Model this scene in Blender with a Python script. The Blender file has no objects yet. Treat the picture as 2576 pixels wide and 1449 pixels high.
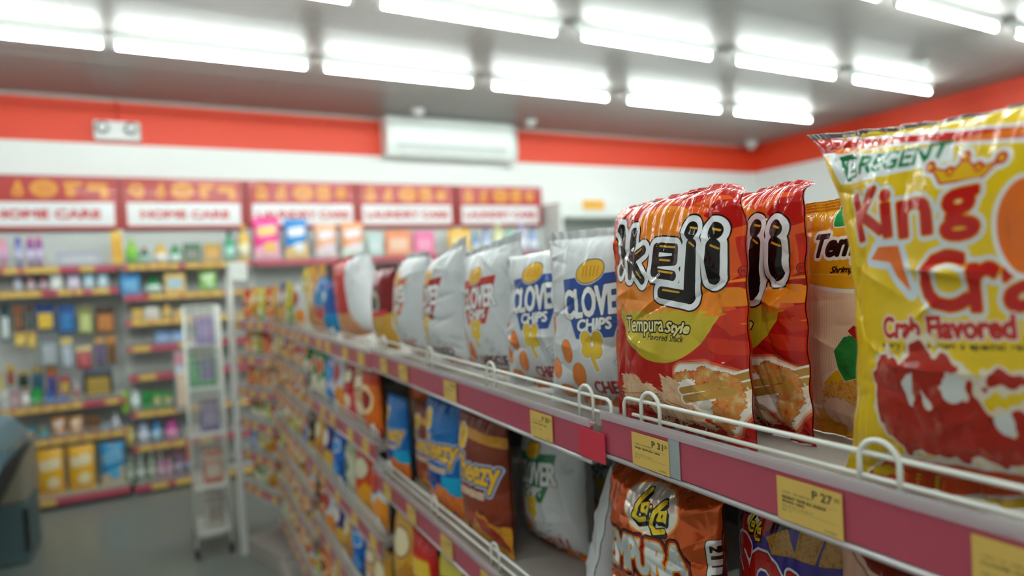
import bpy, bmesh, math, random
import numpy as np
from mathutils import Matrix, Vector

S = bpy.context.scene
COL = S.collection
rng = random.Random(7)

# ------------------------------------------------------------------ camera, world, exposure
CAMH = 1.6
cam_d = bpy.data.cameras.new('camera')
cam = bpy.data.objects.new('camera', cam_d)
COL.objects.link(cam)
yaw, pitch, roll = [math.radians(a) for a in (27.86, -0.967, -2.908)]
fwd = Vector((math.sin(yaw) * math.cos(pitch), math.cos(yaw) * math.cos(pitch), math.sin(pitch)))
rgt = Vector((math.cos(yaw), -math.sin(yaw), 0))
up = rgt.cross(fwd)
rgt, up = rgt * math.cos(roll) + up * math.sin(roll), -rgt * math.sin(roll) + up * math.cos(roll)
cam.matrix_world = Matrix(((rgt.x, up.x, -fwd.x, 0), (rgt.y, up.y, -fwd.y, 0), (rgt.z, up.z, -fwd.z, CAMH), (0, 0, 0, 1)))
cam_d.sensor_fit = 'HORIZONTAL'
cam_d.sensor_width = 36
cam_d.lens = 36 * 1600 / 2576
cam_d.clip_start = 0.02
cam_d.dof.use_dof = True
cam_d.dof.focus_distance = 0.68
cam_d.dof.aperture_fstop = 2.3
S.camera = cam
wd = bpy.data.worlds.new('world'); S.world = wd; wd.use_nodes = True
wd.node_tree.nodes['Background'].inputs[0].default_value = (0.9, 1.0, 1.0, 1)
wd.node_tree.nodes['Background'].inputs[1].default_value = 0.0
TUBE_POWER = 26.0
S.view_settings.view_transform = 'Standard'
S.view_settings.look = 'None'
S.view_settings.gamma = 1
S.view_settings.exposure = 1.05
S.view_settings.use_curve_mapping = False


def at(px, py, axis, val):
    """point of the place on the plane axis = val that lies in this direction of the survey camera"""
    d = fwd + rgt * ((px - 1288) / 1600) - up * ((py - 724.5) / 1600)
    c = Vector((0, 0, CAMH))
    return c + d * ((val - c[axis]) / d[axis])


# ------------------------------------------------------------------ materials
def lin(h):
    if not isinstance(h, str):
        return tuple(h)[:3]
    h = h.lstrip('#')
    v = [int(h[i:i + 2], 16) / 255 for i in (0, 2, 4)]
    return tuple(c / 12.92 if c <= 0.04045 else ((c + 0.055) / 1.055) ** 2.4 for c in v)


MATS = {}


def mat(name, color, rough=0.45, metal=0.0, coat=0.0, bump=0.0, bscale=60.0, emit=0.0, alpha=1.0, trans=0.0, vary=0.0):
    if name in MATS:
        return MATS[name]
    m = bpy.data.materials.new(name); m.use_nodes = True
    nt = m.node_tree; b = nt.nodes['Principled BSDF']
    c = lin(color)
    b.inputs['Base Color'].default_value = (*c, 1)
    b.inputs['Roughness'].default_value = rough
    b.inputs['Metallic'].default_value = metal
    b.inputs['Coat Weight'].default_value = coat
    b.inputs['Coat Roughness'].default_value = 0.06
    b.inputs['Alpha'].default_value = alpha
    b.inputs['Transmission Weight'].default_value = trans
    if emit:
        b.inputs['Emission Color'].default_value = (*c, 1)
        b.inputs['Emission Strength'].default_value = emit
    if bump or vary:
        tc = nt.nodes.new('ShaderNodeTexCoord')
        nz = nt.nodes.new('ShaderNodeTexNoise')
        nz.inputs['Scale'].default_value = bscale
        nz.inputs['Detail'].default_value = 4
        nt.links.new(tc.outputs['Object'], nz.inputs['Vector'])
        if bump:
            bp = nt.nodes.new('ShaderNodeBump')
            bp.inputs['Strength'].default_value = bump
            bp.inputs['Distance'].default_value = 0.004
            nt.links.new(nz.outputs['Fac'], bp.inputs['Height'])
            nt.links.new(bp.outputs['Normal'], b.inputs['Normal'])
        if vary:
            mx = nt.nodes.new('ShaderNodeMix'); mx.data_type = 'RGBA'
            mx.inputs[6].default_value = (*[max(0, k * (1 - vary)) for k in c], 1)
            mx.inputs[7].default_value = (*[min(1, k * (1 + vary)) for k in c], 1)
            nt.links.new(nz.outputs['Fac'], mx.inputs[0])
            nt.links.new(mx.outputs[2], b.inputs['Base Color'])
    MATS[name] = m
    return m


def plastic(h):
    return mat('plastic_' + h.lstrip('#'), h, 0.35, coat=0.3)


def art_material(name, base, layers, rough=0.3, coat=0.7, metal=0.0, bump=0.25, bscale=70.0, ink=1.0, spec=0.5):
    """base colour, then printed layers. A layer is (attribute, threshold, colour); a colour may be ('noise', scale, [colours])"""
    m = bpy.data.materials.new(name); m.use_nodes = True
    nt = m.node_tree; b = nt.nodes['Principled BSDF']
    b.inputs['Roughness'].default_value = rough
    b.inputs['Specular IOR Level'].default_value = spec
    b.inputs['Coat Weight'].default_value = coat
    b.inputs['Coat Roughness'].default_value = 0.05
    b.inputs['Metallic'].default_value = metal
    tc = nt.nodes.new('ShaderNodeTexCoord')

    def tone(k):
        r, g, bl = lin(k)
        top = max(r, g, bl, 1e-6); sat = 1 - min(r, g, bl) / top
        f = 1 - (1 - ink) * min(1, 0.25 + sat)
        return (r * f, g * f, bl * f, 1)

    def colour_socket(c):
        if isinstance(c, tuple) and c and c[0] == 'noise':
            nz = nt.nodes.new('ShaderNodeTexNoise')
            nz.inputs['Scale'].default_value = c[1]
            nz.inputs['Detail'].default_value = 6
            nz.inputs['Roughness'].default_value = 0.65
            nt.links.new(tc.outputs['Object'], nz.inputs['Vector'])
            r = nt.nodes.new('ShaderNodeValToRGB')
            cols = c[2]
            while len(r.color_ramp.elements) < len(cols):
                r.color_ramp.elements.new(0.5)
            for i, k in enumerate(cols):
                r.color_ramp.elements[i].position = 0.32 + 0.36 * i / max(1, len(cols) - 1)
                r.color_ramp.elements[i].color = tone(k)
            nt.links.new(nz.outputs['Fac'], r.inputs['Fac'])
            return r.outputs['Color']
        n = nt.nodes.new('ShaderNodeRGB')
        n.outputs[0].default_value = tone(c)
        return n.outputs[0]
    cur = colour_socket(base)
    attrs = {}
    for an, th, c in layers:
        if an not in attrs:
            a = nt.nodes.new('ShaderNodeAttribute'); a.attribute_name = an
            attrs[an] = a.outputs['Fac']
        mm = nt.nodes.new('ShaderNodeMath'); mm.operation = 'MULTIPLY_ADD'
        mm.inputs[1].default_value = -2500.0
        mm.inputs[2].default_value = th * 2500.0 + 0.5
        mm.use_clamp = True
        nt.links.new(attrs[an], mm.inputs[0])
        mx = nt.nodes.new('ShaderNodeMix'); mx.data_type = 'RGBA'
        nt.links.new(mm.outputs[0], mx.inputs[0])
        nt.links.new(cur, mx.inputs[6])
        nt.links.new(colour_socket(c), mx.inputs[7])
        cur = mx.outputs[2]
    nt.links.new(cur, b.inputs['Base Color'])
    if bump:
        nz = nt.nodes.new('ShaderNodeTexNoise')
        nz.inputs['Scale'].default_value = bscale
        nz.inputs['Detail'].default_value = 3
        nz.inputs['Distortion'].default_value = 0.6
        nt.links.new(tc.outputs['Object'], nz.inputs['Vector'])
        bp = nt.nodes.new('ShaderNodeBump')
        bp.inputs['Strength'].default_value = bump
        bp.inputs['Distance'].default_value = 0.003
        nt.links.new(nz.outputs['Fac'], bp.inputs['Height'])
        nt.links.new(bp.outputs['Normal'], b.inputs['Normal'])
        nt.links.new(bp.outputs['Normal'], b.inputs['Coat Normal'])
    return m


# ------------------------------------------------------------------ objects, names, labels
LABELS = {}


def tag(o, label, cat, group=None, kind=None):
    if label:
        o['label'] = label
        LABELS.setdefault(label, []).append(o.name)
    if cat:
        o['category'] = cat
    if group:
        o['group'] = group
    if kind:
        o['kind'] = kind
    return o


def empty(name, loc=(0, 0, 0), rz=0.0):
    o = bpy.data.objects.new(name, None)
    o.location = loc; o.rotation_euler = (0, 0, rz); o.empty_display_size = 0.05
    COL.objects.link(o)
    return o


def link(name, me, parent=None, loc=None, rot=None):
    o = bpy.data.objects.new(name, me)
    COL.objects.link(o)
    if parent:
        o.parent = parent
    if loc is not None:
        o.location = loc
    if rot is not None:
        o.rotation_euler = rot
    return o


def copy_tree(o, parent=None):
    c = o.copy(); COL.objects.link(c)
    if parent:
        c.parent = parent
    for ch in list(o.children):
        copy_tree(ch, c)
    return c


class MB:
    """collects shapes, then makes ONE mesh object"""
    def __init__(self):
        self.v = []; self.f = []; self.mi = []; self.sm = []; self.cur = 0

    def add(self, vs, fs, smooth=False):
        n = len(self.v)
        self.v += [tuple(p) for p in vs]
        self.f += [tuple(i + n for i in f) for f in fs]
        self.mi += [self.cur] * len(fs)
        self.sm += [smooth] * len(fs)
        return self

    def box(self, x0, x1, y0, y1, z0, z1, bev=0.0):
        if bev > 0:
            b = min(bev, (x1 - x0) / 2.01, (y1 - y0) / 2.01, (z1 - z0) / 2.01)
            bm = bmesh.new()
            bmesh.ops.create_cube(bm, size=1)
            for q in bm.verts:
                q.co = ((x0 + x1) / 2 + q.co.x * (x1 - x0), (y0 + y1) / 2 + q.co.y * (y1 - y0), (z0 + z1) / 2 + q.co.z * (z1 - z0))
            bmesh.ops.bevel(bm, geom=bm.edges[:], offset=b, segments=2, affect='EDGES', profile=0.5)
            bm.verts.index_update()
            self.add([q.co[:] for q in bm.verts], [[q.index for q in f.verts] for f in bm.faces])
            bm.free()
            return self
        vs = [(x, y, z) for x in (x0, x1) for y in (y0, y1) for z in (z0, z1)]
        return self.add(vs, [(0, 1, 3, 2), (4, 6, 7, 5), (0, 4, 5, 1), (2, 3, 7, 6), (0, 2, 6, 4), (1, 5, 7, 3)])

    def tube(self, pts, r, seg=8, closed=False):
        pts = [Vector(p) for p in pts]
        n = len(pts); rings = []; nrm = None
        for i, p in enumerate(pts):
            a = pts[max(0, i - 1)]; b = pts[min(n - 1, i + 1)]
            t = (b - a).normalized()
            if nrm is None:
                nrm = t.orthogonal().normalized()
            else:
                nrm = (nrm - t * nrm.dot(t)).normalized()
            bn = t.cross(nrm)
            rr = r[i] if isinstance(r, (list, tuple)) else r
            rings.append([p + nrm * (rr * math.cos(k * 2 * math.pi / seg)) + bn * (rr * math.sin(k * 2 * math.pi / seg)) for k in range(seg)])
        vs = [q for ring in rings for q in ring]
        fs = [(i * seg + k, i * seg + (k + 1) % seg, (i + 1) * seg + (k + 1) % seg, (i + 1) * seg + k) for i in range(n - 1) for k in range(seg)]
        fs += [tuple(range(seg))[::-1], tuple((n - 1) * seg + k for k in range(seg))]
        return self.add(vs, fs, True)

    def lathe(self, prof, seg=20, cx=0, cy=0, sy=1.0):
        vs = []; fs = []
        for r, z in prof:
            for k in range(seg):
                a = 2 * math.pi * k / seg
                vs.append((cx + r * math.cos(a), cy + r * math.sin(a) * sy, z))
        n = len(prof)
        for i in range(n - 1):
            for k in range(seg):
                fs.append((i * seg + k, i * seg + (k + 1) % seg, (i + 1) * seg + (k + 1) % seg, (i + 1) * seg + k))
        fs.append(tuple(range(seg))[::-1]); fs.append(tuple((n - 1) * seg + k for k in range(seg)))
        return self.add(vs, fs, True)

    def prism(self, poly, axis, a, b):
        """poly: 2D outline extruded along an axis ('x','y','z') from a to b"""
        n = len(poly)

        def P(p, t):
            return {'x': (t, p[0], p[1]), 'y': (p[0], t, p[1]), 'z': (p[0], p[1], t)}[axis]
        vs = [P(p, a) for p in poly] + [P(p, b) for p in poly]
        fs = [tuple(range(n)), tuple(range(2 * n - 1, n - 1, -1))]
        fs += [(i, i + n, (i + 1) % n + n, (i + 1) % n) for i in range(n)]
        return self.add(vs, fs)

    def mesh(self, name, mats):
        me = bpy.data.meshes.new(name)
        me.from_pydata(self.v, [], self.f)
        for m in (mats if isinstance(mats, (list, tuple)) else [mats]):
            me.materials.append(m)
        me.polygons.foreach_set('material_index', self.mi)
        me.polygons.foreach_set('use_smooth', self.sm)
        bm = bmesh.new(); bm.from_mesh(me); bmesh.ops.recalc_face_normals(bm, faces=bm.faces[:]); bm.to_mesh(me); bm.free()
        return me

    def build(self, name, mats, parent=None, loc=None, rot=None):
        return link(name, self.mesh(name, mats), parent, loc, rot)


# ------------------------------------------------------------------ printed artwork: signed distances to 2-D shapes (metres)
def sd_seg(pts, r, closed=False):
    P = [np.array(p, float) for p in pts]
    prs = list(zip(P[:-1], P[1:])) + ([(P[-1], P[0])] if closed else [])

    def f(X, Y):
        d = np.full(X.shape, 9.0)
        for a, b in prs:
            ab = b - a; L = max(ab @ ab, 1e-12)
            t = np.clip(((X - a[0]) * ab[0] + (Y - a[1]) * ab[1]) / L, 0, 1)
            d = np.minimum(d, np.hypot(X - a[0] - t * ab[0], Y - a[1] - t * ab[1]))
        return d - r
    return f


def sd_ell(cx, cy, rx, ry, rot=0.0):
    c, s = math.cos(rot), math.sin(rot)

    def f(X, Y):
        x = (X - cx) * c + (Y - cy) * s; y = -(X - cx) * s + (Y - cy) * c
        k = np.sqrt((x / rx) ** 2 + (y / ry) ** 2)
        g = np.sqrt((x / rx ** 2) ** 2 + (y / ry ** 2) ** 2)
        return k * (k - 1) / np.maximum(g, 1e-9)
    return f


def sd_box(cx, cy, hw, hh, r=0.0, rot=0.0):
    c, s = math.cos(rot), math.sin(rot)

    def f(X, Y):
        x = np.abs((X - cx) * c + (Y - cy) * s) - hw + r; y = np.abs(-(X - cx) * s + (Y - cy) * c) - hh + r
        return np.hypot(np.maximum(x, 0), np.maximum(y, 0)) + np.minimum(np.maximum(x, y), 0) - r
    return f


def _seg_sd(X, Y, A, B):
    """signed distance to a set of closed outlines given as segments A->B (even-odd)"""
    sh = X.shape; x = X.ravel(); y = Y.ravel()
    out = np.empty(x.size)
    st = max(1, 3000000 // max(1, len(A)))
    for i in range(0, x.size, st):
        px = x[i:i + st, None]; py = y[i:i + st, None]
        ax, ay, bx, by = A[:, 0], A[:, 1], B[:, 0], B[:, 1]
        dx, dy = bx - ax, by - ay
        t = np.clip(((px - ax) * dx + (py - ay) * dy) / np.maximum(dx * dx + dy * dy, 1e-14), 0, 1)
        d = np.sqrt(((px - ax - t * dx) ** 2 + (py - ay - t * dy) ** 2).min(1))
        cr = ((ay > py) != (by > py)) & (px < (bx - ax) * (py - ay) / np.where(by == ay, 1e-12, by - ay) + ax)
        out[i:i + st] = np.where(cr.sum(1) % 2 == 1, -d, d)
    return out.reshape(sh)


def sd_poly(pts):
    A = np.array(pts, float); B = np.roll(A, -1, 0)
    return lambda X, Y: _seg_sd(X, Y, A, B)


_TXT = {}


def text_segments(s, shear=0.0):
    k = (s, shear)
    if k in _TXT:
        return _TXT[k]
    cu = bpy.data.curves.new('tmp', 'FONT'); cu.body = s; cu.shear = shear; cu.resolution_u = 3
    o = bpy.data.objects.new('tmp', cu); COL.objects.link(o)
    dg = bpy.context.evaluated_depsgraph_get(); dg.update()
    ev = o.evaluated_get(dg); me = ev.to_mesh()
    cnt = {}
    for p in me.polygons:
        vs = p.vertices
        for i in range(len(vs)):
            e = (vs[i], vs[(i + 1) % len(vs)]); kk = (min(e), max(e)); cnt[kk] = cnt.get(kk, 0) + 1
    co = np.array([v.co[:2] for v in me.vertices])
    E = np.array([e for e, c in cnt.items() if c == 1])
    A, B = co[E[:, 0]], co[E[:, 1]]
    ev.to_mesh_clear(); bpy.data.objects.remove(o); bpy.data.curves.remove(cu)
    lo = A.min(0); hi = A.max(0)
    _TXT[k] = ((A - lo) / (hi - lo), (B - lo) / (hi - lo), (hi - lo))
    return _TXT[k]


def sd_txt(s, x0, y0, x1, y1, shear=0.0, rot=0.0, margin=0.02):
    """text fitted into the box x0..x1, y0..y1; rot turns it about the box centre; slope is a shear along y"""
    A, B, _ = text_segments(s, shear)
    sc = np.array([x1 - x0, y1 - y0]); c = np.array([(x0 + x1) / 2, (y0 + y1) / 2])
    A = (A - 0.5) * sc; B = (B - 0.5) * sc
    R = np.array([[math.cos(rot), math.sin(rot)], [-math.sin(rot), math.cos(rot)]])
    A = A @ R + c; B = B @ R + c
    lo = np.minimum(A.min(0), B.min(0)) - margin; hi = np.maximum(A.max(0), B.max(0)) + margin

    def f(X, Y):
        out = np.full(X.shape, 0.05)
        k = (X > lo[0]) & (X < hi[0]) & (Y > lo[1]) & (Y < hi[1])
        if k.any():
            out[k] = _seg_sd(X[k], Y[k], A, B)
        return out
    return f


def U(*fs):
    def f(X, Y):
        d = fs[0](X, Y)
        for g in fs[1:]:
            d = np.minimum(d, g(X, Y))
        return d
    return f


def CUT(a, b):
    return lambda X, Y: np.maximum(a(X, Y), -b(X, Y))


def CAP(a, b):
    return lambda X, Y: np.maximum(a(X, Y), b(X, Y))


def ROUGH(a, amp, freq, seed=0):
    """a ragged outline"""
    r = np.random.RandomState(seed); ph = r.rand(6) * 6.28; an = r.rand(6) * 3.14

    def f(X, Y):
        n = sum(np.sin((X * math.cos(an[i]) + Y * math.sin(an[i])) * freq * (0.7 + 0.35 * i) + ph[i]) for i in range(6))
        return a(X, Y) + n * amp / 2.4
    return f


class Art:
    def __init__(self, w, h, base):
        self.w, self.h, self.base = w, h, base
        self.fields = []; self.layers = []

    def put(self, f, *lay):
        """one shape printed as one or more layers (colour, growth in metres), first printed first"""
        n = 'print%d' % len(self.fields)
        self.fields.append((n, f))
        for l in lay:
            c, th = l if isinstance(l, tuple) and len(l) == 2 and not l[0] == 'noise' else (l, 0.0)
            self.layers.append((n, th, c))
        return self


def add_art(me, art, X, Y, n_front, n_total):
    for n, f in art.fields:
        v = np.full(n_total, 1.0, np.float32)
        v[:n_front] = np.clip(f(X, Y), -0.5, 1.0).ravel()
        a = me.attributes.new(n, 'FLOAT', 'POINT')
        a.data.foreach_set('value', v)


def art_panel(name, art, material, thick=0.001, res=0.001):
    """a thin rectangular board or slip printed on its front (local -Y); origin at the middle of its foot"""
    w, h = art.w, art.h
    nu, nv = max(2, int(w / res)), max(2, int(h / res))
    u = np.linspace(-w / 2, w / 2, nu + 1); v = np.linspace(0, h, nv + 1)
    X, Z = np.meshgrid(u, v)
    n = X.size
    co = np.stack([X.ravel(), np.full(n, -thick / 2), Z.ravel()], 1)
    back = np.array([(-w / 2, thick / 2, 0), (w / 2, thick / 2, 0), (w / 2, thick / 2, h), (-w / 2, thick / 2, h)])
    i = np.arange(nv)[:, None] * (nu + 1) + np.arange(nu)[None]
    q = np.stack([i, i + 1, i + nu + 2, i + nu + 1], -1).reshape(-1, 4)
    a, b, c, d = 0, nu, n - 1, n - 1 - nu
    fs = q.tolist() + [(n + 1, n, n + 3, n + 2), (n, n + 1, b, a), (n + 1, n + 2, c, b), (n + 2, n + 3, d, c), (n + 3, n, a, d)]
    me = bpy.data.meshes.new(name)
    me.from_pydata(np.vstack([co, back]).tolist(), [], fs)
    me.materials.append(material)
    add_art(me, art, X, Z, n, n + 4)
    return me


# ------------------------------------------------------------------ bags
def bag_mesh(name, art, t, material, res=0.002, seed=0, pinch=0.07, creases=30, amp=0.003, ruffle=0.003, seal=0.012,
             full=0.55, fold=0.0, lean=0.0, twist=0.0, sag=0.0, tip=0.0, belly=0.15, lift=0.0, corner=0.0, narrow=0.0, flare=0.0):
    """a sealed pillow bag; front is local -Y, origin at the middle of the bottom seal. fold: how far the top is bent back"""
    w, h = art.w, art.h
    r = np.random.RandomState(seed)
    cr = []
    for k in range(creases):
        ang = r.choice([r.uniform(-0.5, 0.5), r.uniform(0.9, 2.2), r.uniform(0, 3.14)])
        edge = r.rand() < 0.65
        cu = r.uniform(0.6, 1.0) * r.choice([-1, 1]) if edge else r.uniform(-0.6, 0.6)
        cv = r.uniform(0.03, 0.97)
        cr.append((cu * w / 2, cv * h, math.cos(ang), math.sin(ang), r.uniform(0.012, 0.05), r.uniform(0.003, 0.008), r.uniform(-1, 1) * amp))
    ph = r.rand(8) * 6.28

    def surf(u, v, side):
        hw = w / 2 * (1 - pinch * np.clip(np.sin(np.pi * np.clip(v, 0, 1)), 0, 1) ** 0.7)
        x = hw * u
        sv = seal / h
        vv = np.clip((v - sv) / (1 - 2 * sv), 0, 1)
        e = np.clip(1 - np.abs(2 * vv - 1) ** 3.0, 0, 1) ** full
        e = e * (1 + belly * (0.5 - vv))
        p = np.clip(1 - np.abs(u) ** 2.2, 0, 1) ** 0.62
        d = t / 2 * e * p + 0.0007
        X0, Y0 = u * w / 2, v * h
        ds = np.minimum(v * h, (1 - v) * h)
        top = v > 0.5
        rf = ruffle * np.exp(-ds / 0.028) * (np.sin(X0 * 2 * np.pi / 0.034 + ph[0] + top * ph[1]) + 0.6 * np.sin(X0 * 2 * np.pi / 0.0143 + ph[2] + top * ph[3])) * (0.35 + 0.65 * p)
        rib = 0.0004 * np.sin(Y0 * 2 * np.pi / 0.003) * (ds < seal)
        g = np.zeros_like(u)
        for cx, cy, c, s, L, W, a in cr:
            pq = (X0 - cx) * c + (Y0 - cy) * s; pp = -(X0 - cx) * s + (Y0 - cy) * c
            g += a * np.exp(-np.abs(pp) / W) * np.exp(-(pq / L) ** 2)
        es = np.exp(-(np.abs(np.abs(u) - 1.0) * w / 2) / 0.014)
        rs = ruffle * 0.3 * es * np.sin(Y0 * 2 * np.pi / 0.041 + ph[4] + (u > 0) * ph[5])
        mask = np.clip((1 - np.abs(u)) * 6, 0, 1) * np.clip(ds / 0.006, 0, 1)
        y = -side * d + rf + rib - side * g * mask + rs
        z = v * h
        wv = np.clip((v - 0.72) / 0.28, 0, 1) ** 2
        z = z - sag * (1 - u ** 2) * wv + tip * u * wv
        z = z - corner * np.clip(u, 0, 1) ** 5 * np.clip((v - 0.8) / 0.2, 0, 1) ** 1.5
        z = z + lift * np.abs(u) ** 3 * np.clip(1 - v / 0.12, 0, 1)
        x = x * (1 - narrow * np.clip(u, 0, 1) * np.clip((v - 0.78) / 0.22, 0, 1) ** 1.3)
        x = x * (1 + flare * np.clip(-u, 0, 1) * np.clip((v - 0.75) / 0.25, 0, 1) ** 2)
        y = y + twist * u * (v - 0.3) + lean * v ** 2
        if fold:
            k = np.clip((v - 0.86) / 0.14, 0, 1)
            y = y + fold * k ** 1.5
            z = z - 0.55 * abs(fold) * k ** 2
        return np.stack([x, y, z], -1)
    nu, nv = max(6, int(w / res)), max(6, int(h / res))
    us = np.linspace(-1, 1, nu + 1); us = np.sin(us * np.pi / 2) * 0.45 + us * 0.55
    vs = np.linspace(0, 1, nv + 1)
    Ug, Vg = np.meshgrid(us, vs)
    F = surf(Ug, Vg, 1.0).reshape(-1, 3)
    nub, nvb = max(8, nu // 5), max(8, nv // 5)
    ub = np.linspace(-1, 1, nub + 1); ub = np.sin(ub * np.pi / 2) * 0.45 + ub * 0.55
    Ub, Vb = np.meshgrid(ub, np.linspace(0, 1, nvb + 1))
    Bk = surf(Ub, Vb, -1.0).reshape(-1, 3)
    i = np.arange(nv)[:, None] * (nu + 1) + np.arange(nu)[None]
    q1 = np.stack([i, i + 1, i + nu + 2, i + nu + 1], -1).reshape(-1, 4)
    i = np.arange(nvb)[:, None] * (nub + 1) + np.arange(nub)[None] + len(F)
    q2 = np.stack([i, i + nub + 1, i + nub + 2, i + 1], -1).reshape(-1, 4)
    me = bpy.data.meshes.new(name)
    V = np.vstack([F, Bk]); Q = np.vstack([q1, q2])
    V[:, 2] -= V[:, 2].min()
    me.vertices.add(len(V)); me.vertices.foreach_set('co', V.astype(np.float32).ravel())
    me.loops.add(Q.size); me.loops.foreach_set('vertex_index', Q.astype(np.int32).ravel())
    me.polygons.add(len(Q))
    me.polygons.foreach_set('loop_start', (np.arange(len(Q)) * 4).astype(np.int32))
    me.update(calc_edges=True)
    me.polygons.foreach_set('use_smooth', np.ones(len(Q), bool))
    me.materials.append(material)
    add_art(me, art, Ug * w / 2, Vg * h, len(F), len(V))
    me.validate()
    return me


def place_bag(name, me, L, R, z, label, group=None, cat='snack bag', tilt=0.0, leanx=0.0):
    z += abs(math.sin(tilt)) * math.hypot(R[0] - L[0], R[1] - L[1]) * .5 + abs(leanx) * .004
    """stand a bag with its bottom edge from L to R (as seen from the front)"""
    o = link(name, me, None, ((L[0] + R[0]) / 2, (L[1] + R[1]) / 2, z))
    o.rotation_euler = (leanx, tilt, math.atan2(R[1] - L[1], R[0] - L[0]))
    tag(o, label, cat, group)
    return o


# ------------------------------------------------------------------ the printed designs
RED, DRED, ORG, GOLD, WHT, BLK = '#c4140e', '#96100c', '#f0711c', '#eab22a', '#eef0ee', '#12100e'
SHRIMP = ('noise', 90, ['#b8431a', '#e2863a', '#d9a35a', '#efc98e'])
CHIP = ('noise', 60, ['#d9a27a', '#ecc9a4', '#e3b48a', '#f3dcc2'])
CRAB = ('noise', 45, ['#8e1a10', '#b42d1c', '#a8261a', '#cf6a58'])


def tracer(L, R, z0, off, tilt=0.0, k=1.0, crop=(0, 0, 1.0)):
    """survey-photo point -> point of the printed front of a bag standing from L to R"""
    L, R = Vector((*L, z0)), Vector((*R, z0))
    e = (R - L).normalized(); n = Vector((e.y, -e.x, 0)); c = (L + R) / 2 + n * off
    C0 = Vector((0, 0, CAMH))

    def f(cx, cy):
        px, py = crop[0] + cx * crop[2], crop[1] + cy * crop[2]
        d = fwd + rgt * ((px - 1288) / 1600) - up * ((py - 724.5) / 1600)
        q = C0 + d * ((c - C0).dot(n) / d.dot(n)) - c
        x, z = q.dot(e), q.z
        return ((x * math.cos(tilt) - z * math.sin(tilt)) * k, x * math.sin(tilt) + z * math.cos(tilt))
    return f


OK_L, OK_R = (.494, .655), (.492, .440)
KC_L, KC_R, KC_T = (.502, .338), (.495, .106), -.06
TM_L, TM_R = (.606, .478), (.594, .288)
LL_L, LL_R = (.512, .702), (.524, .516)
SQ_L, SQ_R = (.585, .548), (.530, .356)
PK_L, PK_R = (.508, .358), (.495, .150)
ZS1, ZS2 = 1.4185, 1.1065


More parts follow.
